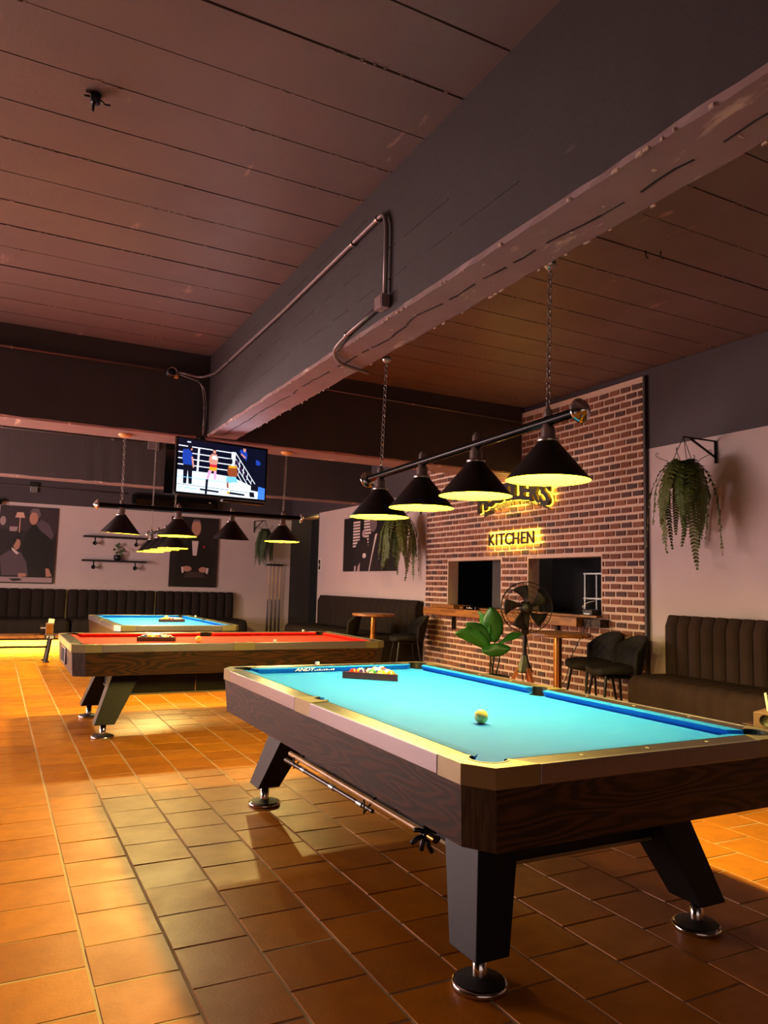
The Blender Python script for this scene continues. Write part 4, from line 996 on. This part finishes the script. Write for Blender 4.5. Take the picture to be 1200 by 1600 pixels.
# cue rack with cues
t = thing('cue_rack', 'black wall cue rack by the dark doorway', 'cue rack', (5.99, 17.29, 0)); part('top_holder', G().box((-.20, -.10, 1.80), (.20, 0, 1.845)), 'black_plastic', t, bevel=.01); part('base_tray', G().box((-.20, -.14, .18), (.20, 0, .22)), 'black_plastic', t)
for q, wd in enumerate(('leftmost', 'second', 'third', 'rightmost')):
    x = 5.99-.145+q*.097; t = thing('cue_stick', f'{wd} cue standing in the wall cue rack', 'cue', (x, 17.24, .22), 0, 'cues in the wall rack')
    part('shaft', G().cyl((0, 0, .78), (0, -.01, 1.62), .012, .008, 10), 'cue_wood', t); part('butt', G().cyl((0, 0, 0), (0, 0, .78), .019, .012, 10), 'cue_dark', t); part('tip', G().cyl((0, -.01, 1.62), (0, -.01, 1.66), .008), 'white_plastic', t)

# ------------------------------------------------------------------ hanging ferns
def frond_mesh(L, droop, matn, nl=26, wid=.07, curl=0):
    g = G(); pts = []
    for i in range(nl+1):
        s = i/nl; out = L*.36*math.sin(min(1, s*1.9)*PI/2)*(1-.10*s); z = .11*math.sin(min(1, s*2.6)*PI)-L*droop*max(0, s-.10)**1.2
        pts.append(Vector((out, curl*s*s*.1, z)))
    g.tube(pts, .005, 4, taper=lambda s: 1-.7*s)
    for i in range(1, nl+1):
        s = i/nl; d = (pts[i]-pts[i-1]).normalized(); side = d.cross(Vector((0, 1, 0))).normalized(); w_ = wid*(math.sin(PI*(.16+.82*s))**.6)+.006; y = Vector((0, 1, 0)); st = L/nl
        for sg_ in (-1, 1):
            p = pts[i]; q = side*random.uniform(-.02, .012); g.add([p-d*st*.55, p+y*sg_*w_*.6+d*w_*.15-d*st*.40+q*.5, p+y*sg_*w_+d*w_*.55+q, p+y*sg_*w_*.55+d*(w_*.2+st*.55)+q*.5, p+d*st*.4], [(0, 1, 2, 3, 4)])
    return g.mesh('frond', matn)
def fern(label, bracket, hang, size, n, matn, wall_dir, fr):
    """bracket: wall point; hang: hook point above the basket"""
    bx = Vector(bracket); hk = Vector(hang); t = thing('hanging_fern', label, 'hanging plant', hk-Vector((0, 0, size*.42)))
    o = hk-Vector(t.location)
    for a in range(3):
        an = a*2.09+.4; part('hanger_wire', G().cyl(o, (size*.17*math.cos(an), size*.17*math.sin(an), .02), .0035, n=5), 'black_metal', t)
    part('basket', G().lathe([(.001, -size*.2), (size*.10, -size*.2), (size*.19, 0), (size*.17, .0), (.001, -.02)], n=16), 'stem_dark', t)
    for i in range(n):
        me = fr[i % len(fr)]; f = link('frond', me, t, (0, 0, 0), (random.uniform(-.15, .15), random.uniform(-.12, .12), i*2.399+random.uniform(-.2, .2))); s = size*random.uniform(.85, 1.12); f.scale = (s, s, s)
    for a in (0.3, 2.2, 3.6, 5.2):
        pts = [Vector((math.cos(a)*r_, math.sin(a)*r_, z_))*size for r_, z_ in ((.1, .02), (.2, .13), (.29, .17), (.33, .21), (.31, .235), (.29, .22))]; part('tendril', G().tube(pts, .0035, 5), 'stem_dark', t)
    d = hk-bx
    tb = thing('wall_bracket', label.split(' fern')[0].replace('hanging', '').strip()+' fern\'s black triangular wall bracket', 'bracket', bx)
    return t, tb
fr_big = [frond_mesh(1.0, 1.0, 'fern_green', 30, .06), frond_mesh(.82, .95, 'fern_green', 26, .06, 1), frond_mesh(1.1, 1.08, 'fern_green', 32, .058, -1), frond_mesh(.70, .35, 'fern_green', 20, .07), frond_mesh(.9, .9, 'fern_green', 28, .062), frond_mesh(.62, .2, 'fern_green', 20, .055)]
fr_far = [frond_mesh(.9, 1.4, 'fern_far', 22, .09), frond_mesh(.75, 1.45, 'fern_far', 20, .09), frond_mesh(.5, .9, 'fern_far', 14, .09)]
def fill_bracket(tb, vec, drop):
    v = Vector(vec); h = Vector((v.x, v.y, 0)); s = Vector((v.y, -v.x, 0)).normalized()*.012
    def bar(a, b, w=.012):
        a = Vector(a); b = Vector(b); g = G(); g.cyl(a, b, w, w, 4); return g
    part('wall_plate', bar((0, 0, 0), (0, 0, -drop), .015), 'black_metal', tb); part('arm', bar((0, 0, -.005), h, .010), 'black_metal', tb); part('brace', bar((0, 0, -drop*.75), h*.78+Vector((0, 0, -.008)), .012), 'black_metal', tb)
t, tb = fern('large hanging fern in front of the pale wall right of the brickwork', (6.385, 5.08, 2.93), (5.97, 5.12, 2.93), .80, 34, 'fern_green', (-1, 0), fr_big); tb['label'] = 'black triangular wall bracket holding the large fern right of the bricks'
fill_bracket(tb, (-.42, .04, 0), .23)
t, tb = fern('hanging fern beside the black and white poster, left of the brickwork', (6.385, 10.98, 2.85), (5.95, 10.98, 2.85), .85, 40, 'fern_green', (-1, 0), fr_big); tb['label'] = 'black bracket holding the fern beside the black and white poster'
fill_bracket(tb, (-.44, 0, 0), .23)
t, tb = fern('small dark hanging fern on the back wall above the cue rack', (5.45, 17.29, 2.86), (5.62, 16.95, 2.86), .66, 34, 'fern_far', (0, -1), fr_far); tb['label'] = 'black bracket holding the small fern on the back wall'
fill_bracket(tb, (.17, -.34, 0), .28)

# ------------------------------------------------------------------ round pub tables
def pub_table(label, loc, r=.36, zt=.945, topm='butcher_block', cross=False):
    t = thing('pub_table', label, 'table', loc); part('table_top', G().lathe([(.001, zt), (r-.01, zt), (r, zt-.008), (r, zt-.034), (r-.01, zt-.042), (.001, zt-.042)], n=40, smooth=False), topm, t)
    part('pole', G().cyl((0, 0, .03), (0, 0, zt-.042), .046, .046, 24), 'brass', t)
    part('top_plate', G().lathe([(.001, zt-.045), (.14, zt-.045), (.13, zt-.055), (.001, zt-.055)], n=24), 'black_metal', t)
    b = part('base', G().lathe([(.038, .06), (.08, .035), (.24, .015), (.25, 0), (.001, 0)], n=32), 'brass', t)
    return t
pub_table('round wooden pub table on a brass pole in front of the brick wall', (5.55, 6.49, 0), r=.36, zt=.925)
pub_table('round pub table on a brass pole before the far black sofa', (5.42, 10.75, 0), r=.34)
t = thing('side_table', 'low dark side table at the right edge beside the near blue table', 'table', (4.02, 2.25, 0))
part('table_top', G().box((-.40, -.42, .66), (.42, .50, .70)), 'table_wood', t, bevel=.004); part('pole', G().cyl((0, 0, .03), (0, 0, .66), .035, .035, 20), 'black_metal', t); part('base', G().lathe([(.035, .05), (.2, .015), (.21, 0), (.001, 0)], n=28), 'black_metal', t)
t = thing('tissue_box', 'brown tissue box with a pale yellow tissue at the right edge', 'tissue box', (3.66, 2.60, .70), .3)
part('box', G().box((-.09, -.06, 0), (.09, .06, .08)), 'box_brown', t, bevel=.004); part('emblem', G().lathe([(.001, 0), (.03, 0), (.03, .002)], n=16), 'stem_dark', t, loc=(-.0905, 0, .04), rot=(0, -PI/2, 0))
g = G(); g.grid(5, 4, lambda u, v: (-.03+.08*u+.02*v, .02*math.sin(4*u)+.02*v, .075+.10*v*(1-.3*u))); part('tissue', g, 'paper', t, solid=.003)

# low table with menu stand in front of the lit platform
t = thing('low_table', 'low wooden table on black legs before the yellow-lit platform at left', 'table', (.87, 13.75, 0))
part('table_top', G().box((-2.6, -.28, .395), (.30, .30, .435)), 'butcher_block', t, bevel=.004)
for x in (0, -2.3):
    for y in (-.17, .20): part('leg', G().cyl((x-.02, y, .02), (x+.03, y, .395), .026, .026, 10), 'black_metal', t); part('leg_pad', G().cyl((x-.02, y, 0), (x-.02, y, .02), .055, .05, 12), 'black_metal', t)
part('stretcher', G().cyl((-2.3, 0, .235), (0, 0, .235), .017, .017, 10), 'black_metal', t); part('stretcher', G().cyl((0, -.17, .235), (0, .2, .235), .017, .017, 10), 'black_metal', t)
pl_ = part('number_plate', G().box((-.07, -.30, .38), (.085, -.284, .45)), 'black_plastic', t)
link('lettering', text_mesh('P 20', .06, .0005, .001, 'white_plastic'), pl_, (.008, -.302, .395), (PI/2, 0, 0))
t = thing('menu_holder', 'copper toned card holder with papers on the low table', 'menu holder', (.87, 13.62, .435)); part('card_box', G().box((-.055, -.035, 0), (.06, .035, .20)), 'box_brown', t, bevel=.004); part('paper', G().box((-.045, -.012, .19), (.045, -.006, .27)), 'paper', t, rot=(0, .1, 0)); part('copper_panel', G().box((-.045, -.04, .02), (.05, -.036, .18)), 'brass', t)
t = thing('menu_card', 'small dark standing card behind the copper card holder', 'menu card', (.80, 13.80, .435)); part('card', G().box((-.06, -.006, 0), (.03, .006, .16)), 'table_wood', t); part('stripe', G().box((-.055, -.008, .10), (.025, -.006, .115)), 'white_plastic', t)

# ------------------------------------------------------------------ bucket chairs
def chair(label, loc, rz):
    t = thing('bucket_chair', label, 'chair', loc, rz, None); zs = .55
    g = G(); g.sm = True; nu, nv = 17, 13        # seat: front toward -Y
    def top(u, v):
        a, b = 2*u-1, 2*v-1; w_ = .25*(1-.10*(b < 0)*abs(b)); x = a*w_*math.sqrt(1-.22*b*b); y = b*.25*math.sqrt(1-.22*a*a)
        return (x, y, zs+.03-.03*(1-a*a)*(1-b*b)-.045*max(0, -b-.4)+.02*a*a)
    g.grid(nu, nv, top); part('seat', g, 'chair_fabric', t, solid=.075, sub=1)
    g = G(); g.sm = True; nu, nv = 33, 19
    def bk(u, v):
        th = (u-.5)*2.35; R = .27; q = abs(math.sin(PI*(6*u+3.5*v)))*abs(math.sin(PI*(6*u-3.5*v))); hgt = .40*(1-.42*abs(2*u-1)**2.2)
        lean = .10*v; k = .012*q*(1 if abs(2*u-1) < .8 else 0); rr = R+lean*math.cos(th)*.9-k
        return (rr*math.sin(th)*(1-.06*v), .03+rr*math.cos(th)*.95-.02, zs-.02+hgt*v)
    g.grid(nu, nv, bk); part('backrest', g, 'chair_fabric', t, solid=.04)
    for sx in (-1, 1):
        for sy in (-1, 1): part('leg', G().cyl((sx*.16, sy*.15, zs-.03), (sx*.22, sy*.22, 0), .017, .011, 10), 'black_metal', t)
    part('seat_frame', G().box((-.17, -.17, zs-.05), (.17, .17, zs-.028)), 'black_metal', t, bevel=.005)
    return t
ch = chair('quilted black bucket chair nearest the camera before the brick wall', (5.80, 5.92, 0), -1.9)
dup(ch, (6.02, 6.48, 0), -1.75, 'black bucket chair tucked behind the quilted one at the brick wall')
dup(ch, (5.85, 10.45, 0), -1.8, 'dark bucket chair right of the far brass pub table')
dup(ch, (5.18, 11.5, 0), -2.0, 'dark bucket chair behind the far brass pub table')

# ------------------------------------------------------------------ pedestal fan
def fan():
    t = thing('pedestal_fan', 'black pedestal fan on a wooden tripod before the kitchen hatch', 'fan', (4.82, 6.14, 0), math.atan2(-4.82, 6.14)+.12)
    zc = 1.205; R = .255          # local -Y faces the camera
    g = G(); M0 = Matrix.Translation((0, -.14, zc)) @ Matrix.Rotation(PI/2, 4, 'X')
    for rr, dy in ((R, 0), (R, .02), (R*.985, -.03)): g.torus(Matrix.Translation((0, dy, 0)) @ M0, rr, .0035, 48, 6)
    for rr, dy in ((R*.86, -.045), (R*.62, -.06), (R*.40, -.068), (R*.25, -.07), (R*.85, .08), (R*.5, .10)): g.torus(Matrix.Translation((0, dy, 0)) @ M0, rr, .0018, 40, 4)
    for k in range(44):
        a = 2*PI*k/44
        g.tube([(math.cos(a)*r_, -.14+dy, zc+math.sin(a)*r_) for r_, dy in ((.05, -.07), (R*.62, -.06), (R*.9, -.04), (R, 0))], .0013, 4)
        g.tube([(math.cos(a)*r_, -.14+dy, zc+math.sin(a)*r_) for r_, dy in ((.05, .11), (R*.5, .10), (R*.88, .075), (R, .01))], .0013, 4)
    part('guard', g, 'black_metal', t)
    g = G(); g.X = M0; g.lathe([(.001, .085), (.040, .083), (.052, .07), (.052, .04), (.001, .04)], n=24); part('hub_badge', g, 'black_plastic', t)
    mat('fan_blade', rgb('1a1412'), .45, spec=.2)
    for k in range(5):
        a0 = 2*PI*k/5+.3; g = G(); g.sm = True
        def f(u, v):
            r_ = .035+.185*u; w_ = .25+.45*u**.6; an = a0+(v-.5)*w_*1.1+.35*u; return (r_*math.cos(an), -.14+.02+.03*(v-.5), zc+r_*math.sin(an))
        g.grid(8, 6, f); part('blade', g, 'fan_blade', t, solid=.003)
    g = G(); g.X = M0; g.lathe([(.001, -.20), (.045, -.19), (.062, -.14), (.066, -.06), (.05, -.04), (.001, -.04)], n=20); part('motor_housing', g, 'black_plastic', t)
    part('neck', G().hexa([(-.035, -.04, .93), (.035, -.04, .93), (.035, .03, .93), (-.035, .03, .93)], [(-.045, -.07, 1.17), (.045, -.07, 1.17), (.045, .03, 1.17), (-.045, .03, 1.17)]), 'black_plastic', t, bevel=.01)
    part('pole', G().cyl((0, 0, .62), (0, 0, .95), .022, .022, 14), 'black_metal', t)
    part('tripod_head', G().lathe([(.001, .72), (.03, .72), (.045, .66), (.085, .56), (.08, .55), (.001, .55)], n=6, smooth=False), 'black_plastic', t)
    for k in range(3):
        a = -PI/2+.5+k*2*PI/3; c, s = math.cos(a), math.sin(a); q = Matrix.Rotation(a, 3, 'Z')
        b_ = [q @ Vector(p) for p in ((.33, -.018, 0), (.37, -.018, 0), (.37, .018, 0), (.33, .018, 0))]; t_ = [q @ Vector(p) for p in ((.035, -.022, .60), (.075, -.022, .60), (.075, .022, .60), (.035, .022, .60))]
        part('leg', G().hexa(b_, t_), 'tripod_wood', t, bevel=.003)
    part('cord', G().tube([(.03, .0, .95), (.07, .02, .98), (.06, 0, 1.08), (.03, .0, 1.12)], .005, 6), 'black_plastic', t); part('cord', G().tube([(.02, 0, .9), (.05, .03, .75), (-.03, .06, .62), (.02, .08, .3), (.1, .2, .01)], .005, 6), 'black_plastic', t)
fan()

# ------------------------------------------------------------------ leafy plant in a black pot
t = thing('leafy_plant', 'green broad-leaved plant in a black pot before the brick wall', 'plant', (5.05, 7.02, 0))
part('pot', G().lathe([(.001, 0), (.14, 0), (.19, .36), (.20, .38), (.20, .41), (.175, .41), (.17, .36), (.001, .35)], n=28), 'black_plastic', t)
right = Vector((.87, -.5, 0)).normalized(); fw = Vector((.5, .87, 0))
def leaf(base, tip, wid, bend, tilt, name='leaf', m_='leaf_green'):
    base = Vector(base); tip = Vector(tip); ax = tip-base; L = ax.length; ax.normalize(); n = fw*-1; n = (n-ax*n.dot(ax)).normalized(); side = ax.cross(n).normalized(); side = (side*math.cos(tilt)+n*math.sin(tilt)).normalized(); n2 = side.cross(ax)
    g = G(); g.sm = True
    def f(u, v):
        s = u; wd = wid*(math.sin(PI*min(1, s*.93+.05))**.75)*(2*v-1); cen = base+ax*L*s+Vector((0, 0, 1))*bend*math.sin(PI*s)*L; return cen+side*wd+n2*(-abs(2*v-1)**1.3*wid*.28+.012*math.sin(9*s)*(2*v-1))
    g.grid(13, 7, f); part(name, g, m_, t, solid=.004)
O = lambda r_, z, f_=0: right*r_+fw*f_+Vector((0, 0, z))
stems = [((0.0, .38), (.03, .80), .0), ((-.02, .38), (-.03, .84), .02), ((.02, .38), (-.06, .78), -.03), ((.04, .38), (.10, .76), -.02), ((.01, .38), (.0, .70), -.05)]
for (a, b, f_) in stems: part('stem', G().tube([O(a[0], a[1]), O((a[0]+b[0])/2+.01, (a[1]+b[1])/2, f_/2), O(b[0], b[1], f_)], .009, 8, taper=lambda s: 1-.35*s), 'stem_dark', t)
leaf(O(.03, .78), O(-.02, 1.17, -.05), .115, .05, .15); leaf(O(-.03, .84, .02), O(-.16, 1.12, .06), .08, .05, 1.0)
leaf(O(-.02, .78, -.03), O(-.30, .985, -.08), .085, .05, .2); leaf(O(-.02, .70, -.05), O(-.42, .87, -.10), .09, .16, .1)
leaf(O(-.12, .69, -.08), O(.20, .73, -.1), .075, -.02, .1); leaf(O(.06, .76, -.02), O(.40, .90, .02), .05, .10, .9)

# ------------------------------------------------------------------ floor drain
t = thing('floor_drain', 'small square metal floor drain in the tiles right of the near table', 'drain', (4.70, 3.52, .001))
part('frame', G().box((-.08, -.08, 0), (.08, .08, .004)), 'black_metal', t)
part('grate', G().lathe([(.001, .006), (.055, .006), (.06, .004)], n=20), 'steel', t)
for q in range(5): part('slot', G().box((-.045, -.034+q*.016, .006), (.045, -.030+q*.016, .0068)), 'black_gap', t)
